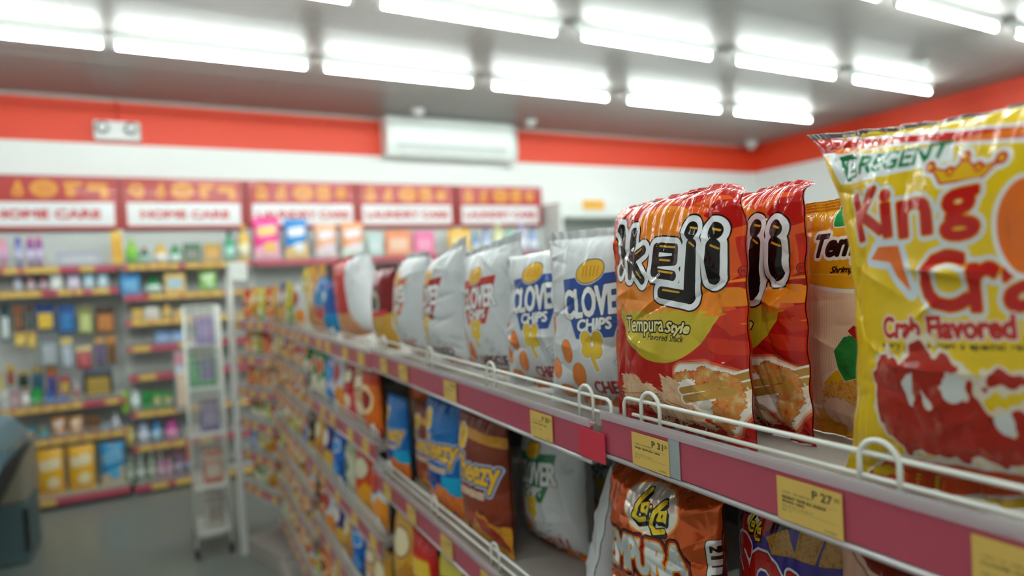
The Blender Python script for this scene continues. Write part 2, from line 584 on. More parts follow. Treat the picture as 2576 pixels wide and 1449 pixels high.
def art_okeji():
    w, h = 0.222, 0.281
    A = Art(w, h, '#bd1a10')

    om = tracer(OK_L, OK_R, ZS1, .022, 0, 1.05, (1500, 420, 600 / 1115))

    def P(*q):
        return [om(*p) for p in q]
    # facets behind the lettering
    A.put(sd_poly(P((60, 330), (60, 170), (330, 150), (560, 110), (680, 250), (700, 420), (560, 560), (620, 700), (380, 760), (60, 700))), '#e8591a')
    A.put(sd_poly(P((70, 180), (260, 160), (170, 260), (80, 290))), '#c52a14')
    A.put(sd_poly(P((380, 145), (500, 115), (330, 240), (240, 220))), '#cf2c13')
    A.put(sd_poly(P((520, 150), (700, 90), (700, 230), (560, 300), (470, 230))), '#b9150e')
    A.put(sd_poly(P((590, 330), (705, 290), (705, 470), (620, 520))), '#c9220f')
    A.put(sd_poly(P((520, 700), (705, 640), (700, 760), (600, 800))), '#d5371a')
    A.put(sd_poly(P((430, 780), (660, 830), (690, 900), (560, 880))), '#cf3016')
    A.put(sd_poly(P((600, 560), (690, 480), (715, 640))), '#a9130d')
    cx, cy = om(265, 540)
    cx, cy = om(300, 550)
    disc = sd_ell(cx, cy, 0.090, 0.086)
    A.put(disc, '#f28a1e')
    y650 = om(265, 672)[1]
    A.put(CAP(disc, ROUGH(lambda X, Y: Y - y650, 0.003, 260, 3)), '#c9b327')
    A.put(ROUGH(sd_box(om(160, 640)[0], om(160, 625)[1], 0.04, 0.014), 0.006, 330, 5), '#ee8a16')
    A.put(ROUGH(sd_box(om(590, 600)[0], om(590, 610)[1], 0.032, 0.010), 0.009, 420, 8), '#f08a17')
    # pictured food
    glow = U(sd_seg(P((430, 985), (520, 985), (600, 1030), (615, 1110), (560, 1200)), 0.013), sd_poly(P((400, 1010), (500, 1010), (560, 1200), (470, 1150))))
    chips = U(sd_poly(P((115, 968), (205, 972), (225, 1010), (275, 1010), (300, 1060), (240, 1120), (112, 1120))),
              sd_poly(P((318, 968), (360, 985), (395, 1000), (450, 1140), (430, 1180), (330, 1090))),
              sd_poly(P((190, 1060), (330, 1050), (480, 1160), (505, 1245), (400, 1240), (255, 1200))))
    A.put(glow, ('#d9603c', 0.0052), ('#f0b89a', 0.0028), ('#f6efe6', 0.0008))
    A.put(ROUGH(chips, 0.0014, 900, 1), ('#c98a5c', 0.0006), CHIP)
    A.put(U(sd_seg(P((112, 1062), (205, 1058), (300, 1062)), 0.0006), sd_seg(P((330, 1090), (400, 1130), (470, 1170)), 0.0007), sd_seg(P((190, 1120), (280, 1090), (400, 1140)), 0.0006), sd_seg(P((345, 990), (380, 1060), (430, 1130)), 0.0004)), '#b0764a')
    dots = U(*[sd_ell(*om(255 + 18 * i + 6 * (j % 2), 1165 + 18 * j + 7 * i), 0.0012, 0.0022) for i in range(13) for j in range(3)])
    A.put(dots, '#7a2a12')
    sticks = U(sd_seg(P((410, 1047), (560, 1020), (720, 955)), 0.0036), sd_seg(P((418, 1088), (580, 1060), (720, 1010)), 0.0042))
    A.put(sticks, ('#f4ecdc', 0.0022), '#b98a3c')
    shr = U(sd_seg(P((398, 985), (440, 970), (520, 985)), 0.004), sd_seg(P((510, 990), (585, 1030), (597, 1100), (562, 1175)), 0.0122), sd_seg(P((560, 1180), (548, 1232)), 0.008))
    A.put(ROUGH(shr, 0.0012, 800, 6), ('#b8541c', 0.0006), SHRIMP)
    A.put(U(sd_seg(P((470, 1040), (575, 1018)), 0.0034), sd_seg(P((500, 1076), (600, 1056)), 0.004)), '#c99a45')
    A.put(ROUGH(sd_seg(P((650, 1075), (660, 1130)), 0.004), 0.0016, 900, 9), '#f2dcc2')
    # the name
    k = 3700.0
    L = U(sd_seg(P((84, 292), (106, 330), (112, 420), (100, 490)), 24 / k), sd_seg(P((164, 312), (160, 505)), 25 / k), sd_seg(P((168, 440), (222, 392)), 22 / k), sd_seg(P((178, 452), (228, 528)), 22 / k),
          sd_seg(P((302, 378), (365, 384), (368, 440), (285, 446)), 20 / k), sd_seg(P((284, 380), (284, 495), (368, 512)), 20 / k),
          sd_ell(*om(432, 300), 30 / k, 35 / k), sd_seg(P((440, 370), (442, 612)), 27 / k), sd_seg(P((442, 612), (325, 588)), 25 / k),
          sd_ell(*om(524, 302), 29 / k, 34 / k), sd_seg(P((525, 370), (532, 520)), 27 / k))
    A.put(L, (BLK, 0.0080), ('#e9edf2', 0.0062), BLK)
    hl = U(sd_seg(P((427, 285), (450, 290)), 4 / k), sd_seg(P((516, 290), (540, 298)), 4 / k), sd_seg(P((432, 355), (452, 372)), 4 / k), sd_seg(P((518, 368), (545, 384)), 4 / k),
           sd_seg(P((300, 372), (360, 378)), 4 / k), sd_seg(P((305, 436), (345, 440)), 4 / k), sd_seg(P((305, 488), (362, 498)), 4 / k), sd_seg(P((330, 576), (400, 588)), 4 / k),
           sd_seg(P((190, 408), (212, 386)), 4 / k), sd_seg(P((200, 490), (224, 520)), 4 / k))
    A.put(hl, '#d9a629')

    def box(x0, y0, x1, y1):
        a, b = om(x0, (y0 + y1) / 2), om(x1, (y0 + y1) / 2)
        hh = (y1 - y0) / 1020 * h / 2; m = (a[1] + b[1]) / 2
        return a[0], m - hh, b[0], m + hh, 0.0, math.atan2(b[1] - a[1], b[0] - a[0])
    A.put(sd_txt('Tempura', *box(152, 706, 338, 786)), (BLK, 0.0019), ('#e8d98a', 0.0003))
    A.put(sd_txt('Style', *box(346, 734, 450, 786)[:4], 0.35), (BLK, 0.0020), ('#e8d98a', 0.0006))
    A.put(sd_txt('Flavored Snack', *box(267, 786, 428, 812)[:4], 0.3), (BLK, 0.00015))
    A.put(sd_ell(*om(617, 490), 0.004, 0.005), BLK, ('#c9220f', -0.0006))
    A.put(sd_txt('R', om(617, 490)[0] - 0.0015, om(617, 490)[1] - 0.0022, om(617, 490)[0] + 0.0015, om(617, 490)[1] + 0.0022), BLK)
    A.put(sd_box(om(130, 178)[0], h - 0.010, 0.028, 0.0022), '#24405c')
    return A


def art_kingcrab():
    w, h = 0.264, 0.298
    A = Art(w, h, '#e8c51e')

    km = tracer(KC_L, KC_R, ZS1 + .0055, .036, KC_T, 1.19, (1976, 260, 600 / 836))
    kx = 0.000285

    def P(*q):
        return [km(*p) for p in q]
    A.put(sd_poly(P((40, 95), (980, 60), (980, 112), (600, 128), (420, 118), (300, 128), (110, 170), (60, 180))), ('#dfe6ea', 0.003), '#c01810')
    A.put(sd_poly(P((120, 150), (250, 120), (420, 118), (300, 128), (130, 175))), '#e8761c')
    A.put(sd_poly(P((500, 130), (760, 70), (900, 90), (700, 125))), '#e8761c')
    A.put(lambda X, Y: h - .009 - Y, '#4a4244')  # dark top seal: foil back, with the shadow below its edge painted in
    # maker's mark
    A.put(sd_poly(P((100, 180), (560, 140), (570, 205), (200, 285), (130, 290))), '#dfe8e8')
    A.put(sd_box(*km(176, 222), 0.0095, 0.0115, 0.002, 0.1), '#0f7a4a')
    A.put(U(sd_seg(P((160, 262), (165, 200), (195, 200), (198, 228), (168, 232)), 0.0014), sd_seg(P((168, 255), (200, 250)), 0.0014)), '#dfe8e8')
    a, b = km(222, 215), km(555, 160)
    A.put(sd_txt('REGENT', a[0], (a[1] + b[1]) / 2 - 0.0075, b[0], (a[1] + b[1]) / 2 + 0.0075, 0.25, math.atan2(b[1] - a[1], b[0] - a[0]) * 0.8), ('#0f7a4a', 0.0006))
    # crown
    cr = sd_poly(P((500, 232), (535, 292), (680, 272), (735, 205), (660, 240), (612, 195), (570, 250)))
    bl = U(sd_ell(*km(495, 228), 0.0032, 0.0038), sd_ell(*km(612, 190), 0.0032, 0.0038), sd_ell(*km(738, 197), 0.0032, 0.0038), sd_ell(*km(563, 248), 0.003, 0.0035), sd_ell(*km(665, 232), 0.003, 0.0035))
    A.put(U(cr, bl), ('#dfe6e4', 0.0040), ('#c8291c', 0.0010), ('#e2b11c', -0.0006))
    A.put(bl, '#c8391c', ('#e8b41c', -0.0014))
    # lettering
    def T(s, x0, y0, x1, y1, sl=0.0):
        a, b = km(x0, y1), km(x1, y0)
        m = km((x0 + x1) / 2, (y0 + y1) / 2); hh = (km((x0 + x1) / 2, y0)[1] - km((x0 + x1) / 2, y1)[1]) / 2; ww = (km(x1, (y0 + y1) / 2)[0] - km(x0, (y0 + y1) / 2)[0]) / 2
        return sd_txt(s, m[0] - ww, m[1] - hh, m[0] + ww, m[1] + hh, 0.0, sl)
    king = U(T('K', 195, 320, 305, 480, 0.1), T('i', 322, 318, 352, 476), T('n', 385, 350, 505, 472), T('g', 545, 315, 678, 486))
    crab = U(T('C', 480, 535, 640, 735), T('r', 665, 575, 765, 735), T('a', 785, 570, 930, 735), T('b', 950, 520, 1080, 735))
    shadow = sd_poly(P((265, 560), (300, 515), (385, 510), (440, 675), (380, 620), (350, 570)))
    A.put(U(king, crab, shadow), ('#cfdbe2', 0.0058))
    A.put(shadow, '#e8701c')
    A.put(U(king, crab), ('#e8a81e', 0.0030), ('#c01c14', 0.0019))
    A.put(sd_ell(*km(850, 440), 0.019, 0.030), ('#dfe6e4', 0.003), ('#e8701c', 0.0))
    A.put(T('Crab Flavored Corn', 280, 755, 1040, 835), ('#e6dcd4', 0.0022), ('#c22a20', 0.0010))
    A.put(T('every snacks from a special recipe for you', 275, 850, 1060, 882), ('#20200f', 0.0002))
    claws = U(sd_poly(P((285, 960), (330, 870), (400, 930), (445, 840), (505, 838), (520, 900), (560, 890), (650, 960), (720, 1120), (830, 1080), (1000, 1090), (1000, 1330), (420, 1240), (340, 1190), (300, 1100))),
              sd_poly(P((690, 985), (760, 950), (850, 960), (960, 1000), (960, 1060), (820, 1010), (730, 1010))))
    hole = U(sd_poly(P((400, 990), (450, 950), (440, 1080), (425, 1070))), sd_ell(*km(600, 1010), 0.009, 0.011, -0.6), sd_poly(P((470, 1000), (520, 1075), (500, 1080))), sd_ell(*km(770, 1130), 0.007, 0.009))
    A.put(ROUGH(CUT(claws, hole), 0.0025, 260, 4), ('#e3d9c4', 0.0035), CRAB)
    A.put(CAP(claws, hole), '#d8dedc')
    A.put(sd_poly(P((260, 1335), (330, 1262), (560, 1290), (1000, 1360), (1000, 1420), (260, 1420))), ('#dfe6e4', 0.0025), '#d8501a')
    return A


def art_tempura():
    w, h = 0.185, 0.245
    A = Art(w, h, '#e9a81a')
    hw = w / 2

    tm = tracer(TM_L, TM_R, ZS1, .02, 0, 1.04, (1976, 260, 600 / 836))

    def P(*q):
        return [tm(*p) for p in q]
    y0, y1 = tm(0, 668)[1], tm(0, 1105)[1]
    arch = lambda X, Y: Y - y0 - 0.012 * (X / hw) ** 2
    lower = lambda X, Y: np.maximum(arch(X, Y), 0.032 - Y)
    A.put(lower, ('#dfe4e2', 0.004), '#e8bd95')
    A.put(CAP(lower, lambda X, Y: np.abs((X * 400) % 1.0 - 0.5) / 400 - 0.00055), '#f3e2cf')
    for k in (335, 600):
        A.put(sd_seg(P((40, k), (420, k + 10)), 0.0004), '#f4d98a')
    A.put(sd_box(*tm(178, 393), 0.0135, 0.011, 0.003), ('#e8eee8', 0.0012), '#0f9a4c')
    A.put(U(CUT(sd_ell(*tm(200, 385), 0.012, 0.010), sd_ell(*tm(205, 385), 0.008, 0.0065)), sd_ell(*tm(205, 390), 0.0045, 0.004)), '#e8eee8')
    a, b = tm(84, 545), tm(385, 470)
    A.put(sd_txt('Tempura', a[0], a[1] - 0.006, b[0] + 0.01, b[1] + 0.008, 0.28), ('#eef0ea', 0.0048), ('#161210', 0.0016))
    A.put(sd_txt('Shrimp Flavor', *tm(152, 606), *tm(330, 568), 0.45), ('#2a1408', 0.0004))
    A.put(ROUGH(sd_poly(P((128, 960), (300, 880), (420, 900), (420, 1120), (240, 1150), (140, 1120))), 0.001, 500, 3), '#f0e2d2')
    A.put(sd_poly(P((130, 985), (190, 935), (230, 960), (170, 1010))), ('#f2e8c0', 0.001), '#e8b91e')
    A.put(ROUGH(U(sd_seg(P((160, 1030), (300, 985)), 0.012), sd_seg(P((215, 1070), (330, 1020)), 0.013)), 0.002, 700, 4), ('noise', 160, ['#b8701a', '#d9942e', '#e8b460', '#c9801e']))
    A.put(U(sd_poly(P((180, 870), (215, 820), (265, 815), (300, 860), (290, 960), (220, 975), (195, 930))), sd_poly(P((195, 850), (240, 810), (230, 860)))), ('#d9e0c8', 0.0006), ('noise', 40, ['#0f5c2a', '#1f8a3c', '#2f9a4a']))
    A.put(sd_poly(P((228, 800), (250, 780), (275, 790), (272, 840))), '#b8201a')
    A.put(ROUGH(U(sd_ell(*tm(205, 1100), 0.030, 0.017, -0.2), sd_ell(*tm(330, 1120), 0.03, 0.014)), 0.0012, 500, 5), ('#b08a70', 0.0006), ('noise', 50, ['#e3b898', '#ecc9ac', '#d9a98a']))
    return A


def art_clover(main, rim, kind, flav, fcol):
    w, h = 0.194, 0.246
    A = Art(w, h, '#d0d5d8')
    # banner
    A.put(sd_poly([(-0.056, 0.176), (0.058, 0.186), (0.050, 0.140), (0.034, 0.099), (-0.030, 0.095), (-0.050, 0.140)]), main)
    A.put(sd_txt('CLOVER', -0.054, 0.127, 0.058, 0.165, 0.06, 0.10), ('#1a1c20', 0.0026), ('#e9eced', 0.0016))
    A.put(sd_txt(kind, -0.027, 0.108, 0.032, 0.123, 0.15, 0.08), (rim, 0.002), ('#e9eced', 0.0009))
    A.put(sd_ell(-0.006, 0.186, 0.024, 0.015, 0.25), ('#e9eced', 0.0024), (rim, 0.0014), '#e8b62c')
    A.put(U(*[sd_seg([(-0.018 + 0.006 * i, 0.179), (-0.016 + 0.006 * i, 0.193)], 0.0011) for i in range(5)]), '#c9861c')
    fan = U(sd_ell(-0.009, 0.080, 0.0085, 0.010), sd_ell(0.010, 0.080, 0.0085, 0.010), sd_ell(-0.007, 0.064, 0.0085, 0.009), sd_ell(0.009, 0.063, 0.0085, 0.009))
    A.put((lambda g: lambda X, Y: g(X + .004, Y - .016))(U(fan, sd_seg([(0.002, 0.054), (0.008, 0.040)], 0.0028))), ('#e9eced', 0.0022), ('#b98a1c', 0.0006), '#e8c22c')
    ch = U(sd_ell(-0.050, 0.078, 0.011, 0.016, 0.3), sd_ell(-0.030, 0.046, 0.012, 0.017, -0.2), sd_ell(-0.078, 0.052, 0.011, 0.015, 0.5), sd_ell(-0.060, 0.020, 0.016, 0.010), sd_ell(-0.02, 0.008, 0.022, 0.010),
           sd_ell(0.03, 0.006, 0.024, 0.009), sd_ell(0.07, 0.010, 0.02, 0.010), sd_ell(-0.088, 0.110, 0.008, 0.014))
    A.put(ch, ('#b8541c', 0.0008), ('noise', 60, ['#c9601c', '#e8842c', '#d9702a']))
    for cx, cy, q in ((0.040, 0.066, 0.010), (0.046, 0.048, 0.012)):
        A.put(U(sd_seg([(cx - q, cy), (cx, cy + q * 0.7), (cx + q, cy), (cx, cy - q * 0.7)], 0.0005, True), sd_seg([(cx - q, cy), (cx - q, cy - q), (cx, cy - q * 1.7), (cx + q, cy - q), (cx + q, cy)], 0.0005), sd_seg([(cx, cy - q * 0.7), (cx, cy - q * 1.7)], 0.0005),
                sd_seg([(cx - q * 0.4, cy + q * .1), (cx + q * 0.3, cy - q * .1)], 0.0007)), '#50545a')
    A.put(sd_txt(flav, -0.008, 0.022, 0.072, 0.040, 0.1, 0.03), (fcol, 0.0009))
    A.put(sd_txt('CORN SNACK', 0.0, 0.012, 0.055, 0.018, 0.0, 0.03), ('#d98a5c', 0.0002))
    return A


def art_cheezy(base, low, split, hot):
    w, h = 0.192, 0.258
    A = Art(w, h, base)
    if split:
        A.put(sd_poly([(-0.12, 0.075), (0.02, 0.055), (0.03, 0.13), (-0.12, 0.16)]), '#12409a')
        A.put(sd_poly([(0.025, 0.05), (0.12, 0.06), (0.12, 0.098), (0.028, 0.092)]), '#16a6d4')
    else:
        A.put(ROUGH(sd_poly([(-0.12, 0.06), (0.12, 0.08), (0.12, 0.12), (-0.12, 0.105)]), 0.004, 140, 6), '#8a3a22')
        A.put(sd_poly([(-0.12, 0.205), (0.12, 0.195), (0.12, 0.215), (-0.12, 0.222)]), '#c98a2a')
    A.put(ROUGH(lambda X, Y: Y - 0.062 - 0.012 * np.sin(X * 60), 0.006, 120, 3), ('noise', 42, low))
    A.put(sd_ell(-0.048, 0.200, 0.022, 0.024, -0.3), ('#f2efe2', 0.002), '#e8bd2c', ('#c98a1c', -0.016))
    c = sd_txt('Cheezy', -0.084, 0.108, 0.086, 0.168, 0.2, 0.06)
    A.put(c, ('#7a8fb4', 0.0085), ('#c9d3e2', 0.0072), ('#1c3c86', 0.0052), ('#e8b62c', 0.0020))
    A.put(sd_txt('CORN CRUNCH', -0.055, 0.096, 0.045, 0.106, 0.1, 0.06), ('#c9d3e2', 0.002), ('#e0a41c', 0.0006))
    if hot:
        A.put(ROUGH(U(sd_ell(-0.03, 0.045, 0.05, 0.016, 0.6), sd_ell(0.045, 0.04, 0.05, 0.015, -0.5)), 0.004, 160, 2), ('noise', 70, ['#7a1c12', '#a8341c', '#c9602c']))
    return A


def lala_mark(A, cx, cy, k, frame):
    p = lambda *q: [(cx + x * k, cy + y * k) for x, y in q]
    A.put(frame, '#e6e4de')
    L = U(sd_seg(p((-0.22, 0.50), (-0.55, -0.05), (-0.62, -0.42), (-0.40, -0.52), (-0.10, -0.42)), 0.085 * k), sd_seg(p((-0.12, 0.08), (-0.30, 0.02), (-0.30, -0.20), (-0.12, -0.18), (-0.05, 0.10), (-0.05, -0.22)), 0.06 * k),
          sd_ell(cx + 0.12 * k, cy + 0.05 * k, 0.06 * k, 0.06 * k),
          sd_seg(p((0.66, 0.30), (0.32, -0.10), (0.20, -0.55), (0.42, -0.72), (0.78, -0.62)), 0.085 * k), sd_seg(p((0.72, -0.02), (0.55, -0.06), (0.52, -0.30), (0.70, -0.28), (0.78, 0.02), (0.80, -0.30)), 0.06 * k))
    A.put(lambda X, Y: L(X - 0.07 * k, Y + 0.09 * k), (BLK, 0.045 * k))
    A.put(L, (BLK, 0.045 * k), '#e9cf28')


def art_lala():
    w, h = 0.19, 0.256
    A = Art(w, h, '#d2581a')

    lm = tracer(LL_L, LL_R, ZS2, .042, 0, 1.05, (1150, 950, 1 / 2.904))

    def P(*q):
        return [lm(*p) for p in q]
    c = lm(1365, 970)
    A.put(sd_ell(c[0], c[1], 0.043, 0.027), ('#e88a3c', 0.004), ('#f3d9b8', 0.0016))
    lala_mark(A, c[0] + 0.000, c[1] + 0.002, 0.034, sd_ell(c[0], c[1], 0.0415, 0.0255))
    a, b = lm(1030, 1190), lm(1600, 1380)
    mx, my, hw2 = (a[0] + b[0]) / 2, (a[1] + b[1]) / 2, math.hypot(b[0] - a[0], b[1] - a[1]) / 2
    t = sd_txt('TEMPURA', mx - hw2, my - .0185, mx + hw2, my + .0185, 0.0, math.atan2(b[1] - a[1], b[0] - a[0]))
    A.put(t, ('#14100e', 0.0088), ('#a81810', 0.0064), ('#e8a02c', 0.0040), ('#dfe3e4', 0.0020))
    A.put(sd_txt('FLAVOR', -0.085, 0.092, 0.01, 0.107, 0.05, -0.04), ('#e8e6e0', 0.0034), ('#2a64a8', 0.0012))
    A.put(U(sd_seg([(0.0, 0.10), (0.05, 0.104), (0.10, 0.085)], 0.002), sd_seg([(0.0, 0.092), (0.05, 0.097), (0.10, 0.074)], 0.002)), '#e8a02c')
    A.put(ROUGH(U(sd_ell(-0.03, 0.04, 0.05, 0.03), sd_ell(0.05, 0.03, 0.04, 0.03)), 0.003, 300, 2), SHRIMP)
    A.put(sd_box(0.098, 0.115, 0.012, 0.075, 0.003), ('#1c1814', 0.0008), '#ecebe6')
    A.put(sd_txt('Nu', 0.089, 0.176, 0.099, 0.183), ('#14120f', 0.0006))
    A.put(U(*[sd_box(0.094, 0.170 - 0.010 * i, 0.005, 0.0011 if i % 3 else 0.0022) for i in range(11)]), '#3a3630')
    A.put(U(sd_ell(lm(1580, 918)[0], lm(1580, 918)[1], 0.003, 0.003)), '#5a2410', ('#d2581a', -0.0006))
    return A


def art_squid():
    w, h = 0.205, 0.262
    A = Art(w, h, '#17131c')
    hh = 0.236

    sm = tracer(SQ_L, SQ_R, ZS2, .03, 0, 1.05, (1800, 1050, 776 / 2576))

    def P(*q):
        return [sm(*p) for p in q]
    A.put(ROUGH(sd_poly(P((150, 1080), (420, 960), (700, 1000), (1500, 1100), (1500, 2000), (100, 2000))), 0.003, 200, 2), '#3c2490')
    A.put(sd_poly(P((180, 810), (370, 800), (440, 900), (390, 1000), (240, 1005), (160, 900))), '#a81c14')
    c = sm(300, 900)
    lala_mark(A, c[0], c[1] + 0.001, 0.0185, sd_ell(c[0], c[1], 0.0165, 0.010))
    st = ('noise', 240, ['#8a5a1c', '#b07e2e', '#c99a4a', '#9a681e'])
    A.put(U(sd_poly(P((410, 1000), (545, 940), (650, 1180), (480, 1140))), sd_poly(P((625, 960), (660, 870), (785, 960), (770, 1250), (640, 1180))), sd_poly(P((800, 1000), (900, 920), (960, 1300), (790, 1260)))), ('#6a4414', 0.0006), st)
    s = sd_txt('SQUID', sm(120, 0)[0], 0.128, sm(1330, 0)[0], 0.186, 0.0, -0.06)
    A.put(s, ('#d9dee4', 0.0078), ('#7a120e', 0.0052), ('#c41a16', 0.0042))
    A.put(ROUGH(sd_ell(0.02, 0.06, 0.07, 0.045), 0.003, 200, 3), ('#e8c12c', 0.002), st)
    return A


def art_polka():
    w, h = 0.225, 0.26
    A = Art(w, h, '#dcaa8e')
    dome = sd_ell(-0.005, 0.262, 0.100, 0.034)
    A.put(dome, ('#c98f72', 0.006), ('#7a5040', 0.0052), ('#e3bfa6', 0.0040), '#8a2c1c')
    A.put(U(*[sd_ell(-0.075 + 0.0165 * i, 0.236 + 0.006 * ((i * 7) % 3) + 0.00009 * (i - 5) ** 2 * 10, 0.0021, 0.0021) for i in range(10)]), '#e9d9cc')
    r = np.random.RandomState(3)
    A.put(U(*[sd_ell(-0.1 + 0.022 * r.rand(), 0.165 + 0.05 * r.rand(), q, q) for q in (0.0012, 0.0018, 0.0024, 0.0012, 0.004, 0.0015, 0.0012, 0.002, 0.001)]), '#1f8fa8')
    A.put(sd_ell(0.03, 0.17, 0.022, 0.018), ('#dfe3e4', 0.003), '#8a2016')
    A.put(ROUGH(sd_ell(0.0, 0.07, 0.08, 0.05), 0.003, 120, 1), CHIP)
    return A


def art_generic(base, low, logo, ink, style=0, w=0.14, h=0.19):
    A = Art(w, h, base)
    if style == 0:
        A.put(ROUGH(lambda X, Y: Y - h * 0.36 - 0.02 * np.sin(X * 40), 0.004, 130, 2), low)
        A.put(sd_ell(0, h * 0.66, w * 0.34, h * 0.16, 0.15), (ink, 0.004), logo)
    elif style == 1:
        A.put(sd_poly([(-w, h * 0.2), (w, h * 0.55), (w, -0.1), (-w, -0.1)]), low)
        A.put(sd_box(0, h * 0.68, w * 0.36, h * 0.09, 0.01, 0.15), (ink, 0.005), logo)
        A.put(sd_ell(w * 0.1, h * 0.30, w * 0.25, h * 0.12), logo)
    elif style == 2:
        A.put(lambda X, Y: h * 0.74 - Y, low)
        A.put(sd_ell(0, h * 0.52, w * 0.36, h * 0.2), logo, (ink, -0.012))
        A.put(lambda X, Y: Y - h * 0.14, low)
    else:
        A.put(sd_poly([(-w * .5, h * .95), (w * .1, h * .95), (-w * .1, -0.01), (-w * .5, -0.01)]), low)
        A.put(sd_ell(w * 0.08, h * 0.6, w * 0.3, h * 0.13, 0.3), (ink, 0.004), logo)
        A.put(ROUGH(sd_ell(w * 0.1, h * 0.22, w * 0.28, h * 0.14), 0.004, 140, 5), ('noise', 60, [logo, low, ink]))
    return A


# ------------------------------------------------------------------ the room
M_WALL = mat('white_wall_paint', '#e9ecea', 0.6)
M_RED = mat('red_wall_paint', '#e2401f', 0.5)
M_CEIL = mat('ceiling_panel', '#97928e', 0.42)
M_FLOOR = mat('floor_tile', '#767d78', 0.4, coat=0.2, vary=0.06, bscale=3)
M_WHITE = mat('white_metal', '#dfe3e0', 0.4)
M_ROD = mat('white_coated_wire', '#e6ebe2', 0.35, coat=0.4)
M_SHELF = mat('shelf_board', '#a39d96', 0.5)
M_PANEL = mat('dark_back_panel', '#3c3d3c', 0.6)
M_PINK = mat('pink_price_strip', '#b4485c', 0.38, coat=0.35)
M_REDSTRIP = mat('red_price_strip', '#cf2c42', 0.38, coat=0.3)
M_TAG = mat('yellow_paper', '#d9b65c', 0.65)
M_GREY = mat('grey_plastic', '#8f9698', 0.45)
M_DARK = mat('dark_rubber', '#1c2224', 0.6)
M_CLEAR = mat('clear_plastic_lip', '#d9d4dc', 0.12, coat=0.6, alpha=0.38)
M_STEEL = mat('pale_shelf_edge', '#c6c2c4', 0.3, metal=0.3)
M_TUBE = mat('lit_tube', '#f4fffb', 0.3, emit=TUBE_POWER)
XL, XR, YB, YF, ZC = -3.4, 7.39, 6.4, -2.6, 3.3


def struct(o):
    o['kind'] = 'structure'
    return o


b = MB(); b.box(XL - .1, XR + .1, YF - .1, YB + .1, -0.1, 0.0); struct(b.build('floor', M_FLOOR))
b = MB(); b.box(XL - .1, XR + .1, YF - .1, YB + .1, ZC, ZC + 0.1)
struct(b.build('ceiling', M_CEIL))
ZR = 2.912


def wall(name, x0, x1, y0, y1):
    m = MB(); m.box(x0, x1, y0, y1, 0, ZR); m.cur = 1; m.box(x0, x1, y0, y1, ZR, ZC)
    return struct(m.build(name, [M_WALL, M_RED]))


wall('wall_back', XL - .1, XR, YB, YB + .1)
wall('wall_right', XR, XR + .1, YF, YB + .1)
wall('wall_left', XL - .1, XL, YF, YB)
wall('wall_front', XL - .1, XR + .1, YF - .1, YF)
# ceiling panel seams
b = MB()
for i in range(9):
    x = -2.9 + 1.22 * i
    b.box(x - .004, x + .004, YF, YB, ZC - .003, ZC + .001)
for y in (-1.8, -.6, .6, 1.8, 3.0, 4.2, 5.4):
    b.box(XL, XR, y - .004, y + .004, ZC - .003, ZC + .001)
struct(b.build('trim_1', mat('seam_strip', '#a8a5a2', 0.4)))
b = MB(); b.box(XL, XR, YB - .015, YB, ZC - .03, ZC)
struct(b.build('trim_2', mat('cornice', '#b9aaa4', 0.5)))
b = MB(); b.box(XL, XR, YB - .012, YB, 0, .09)
struct(b.build('baseboard_back', M_GREY))


# ------------------------------------------------------------------ ceiling lights
def make_light():
    r = empty('tube_light')
    m = MB(); m.prism([(-.03, 0), (.03, 0), (.018, -.055), (-.018, -.055)], 'x', -.61, .61); m.build('batten', M_WHITE, r)
    m = MB(); m.tube([(-.585, 0, -.09), (.585, 0, -.09)], .0135, 12); m.build('tube', M_TUBE, r)
    for s in (-1, 1):
        m = MB(); m.box(s * .6 - .015, s * .6 + .015, -.016, .016, -.108, -.04, .004); m.build('end_socket', M_WHITE, r)
    return r


ORD = ['first', 'second', 'third', 'fourth', 'fifth', 'sixth', 'seventh', 'eighth', 'ninth', 'tenth', 'eleventh', 'twelfth', 'thirteenth', 'fourteenth', 'fifteenth', 'sixteenth',
       'seventeenth', 'eighteenth', 'nineteenth', 'twentieth', 'twenty-first', 'twenty-second', 'twenty-third', 'twenty-fourth', 'twenty-fifth', 'twenty-sixth']
rows = [(4.80, [-2.30, -.92, .335, 1.655, 3.04, 4.47, 5.88], 'row nearest the back wall'), (3.60, [-1.0, .36, 1.73, 3.13, 4.60, 6.06], 'second row from the back wall'),
        (2.41, [.6, 1.95, 3.34, 4.73, 6.2], 'third row from the back wall'), (1.2, [-.7, .6, 2.0, 3.4, 4.8], 'fourth row from the back wall'),
        (0.0, [-.7, .6, 2.0, 3.4, 4.8], 'fifth row from the back wall'), (-1.2, [-.7, .6, 2.0, 3.4], 'sixth row from the back wall')]
first = None
for y, xs, where in rows:
    where = where.replace('row nearest the back wall', 'row by the back wall')
    for k, x in enumerate(sorted(xs, reverse=True)):
        o = make_light() if first is None else copy_tree(first)
        first = first or o
        o.location = (x, y, ZC)
        for ch in o.children:
            if ch.name.startswith('batten') or ch.name.startswith('tube'):
                ch.scale = (1.05 if y < 4 else 1.0, 1, 1)
        tag(o, 'lit ceiling tube light, %s from the red side wall, %s' % (ORD[k], where), 'ceiling light', 'tube lights on the ceiling')


def dome(name, loc, r, label, cat='camera'):
    t = empty(name, loc)
    m = MB(); m.lathe([(r * 1.05, 0), (r * 1.1, -r * .3), (r * .95, -r * .5)], 20); m.build('housing', M_WHITE, t)
    m = MB(); m.lathe([(r * .85 * math.cos(a), -r * .5 - r * .8 * math.sin(a)) for a in [i * math.pi / 16 for i in range(8)]], 20)
    m.build('dome_cover', mat('pale_dome', '#c9c6c6', 0.2, coat=0.5), t)
    tag(t, label, cat)
    return t


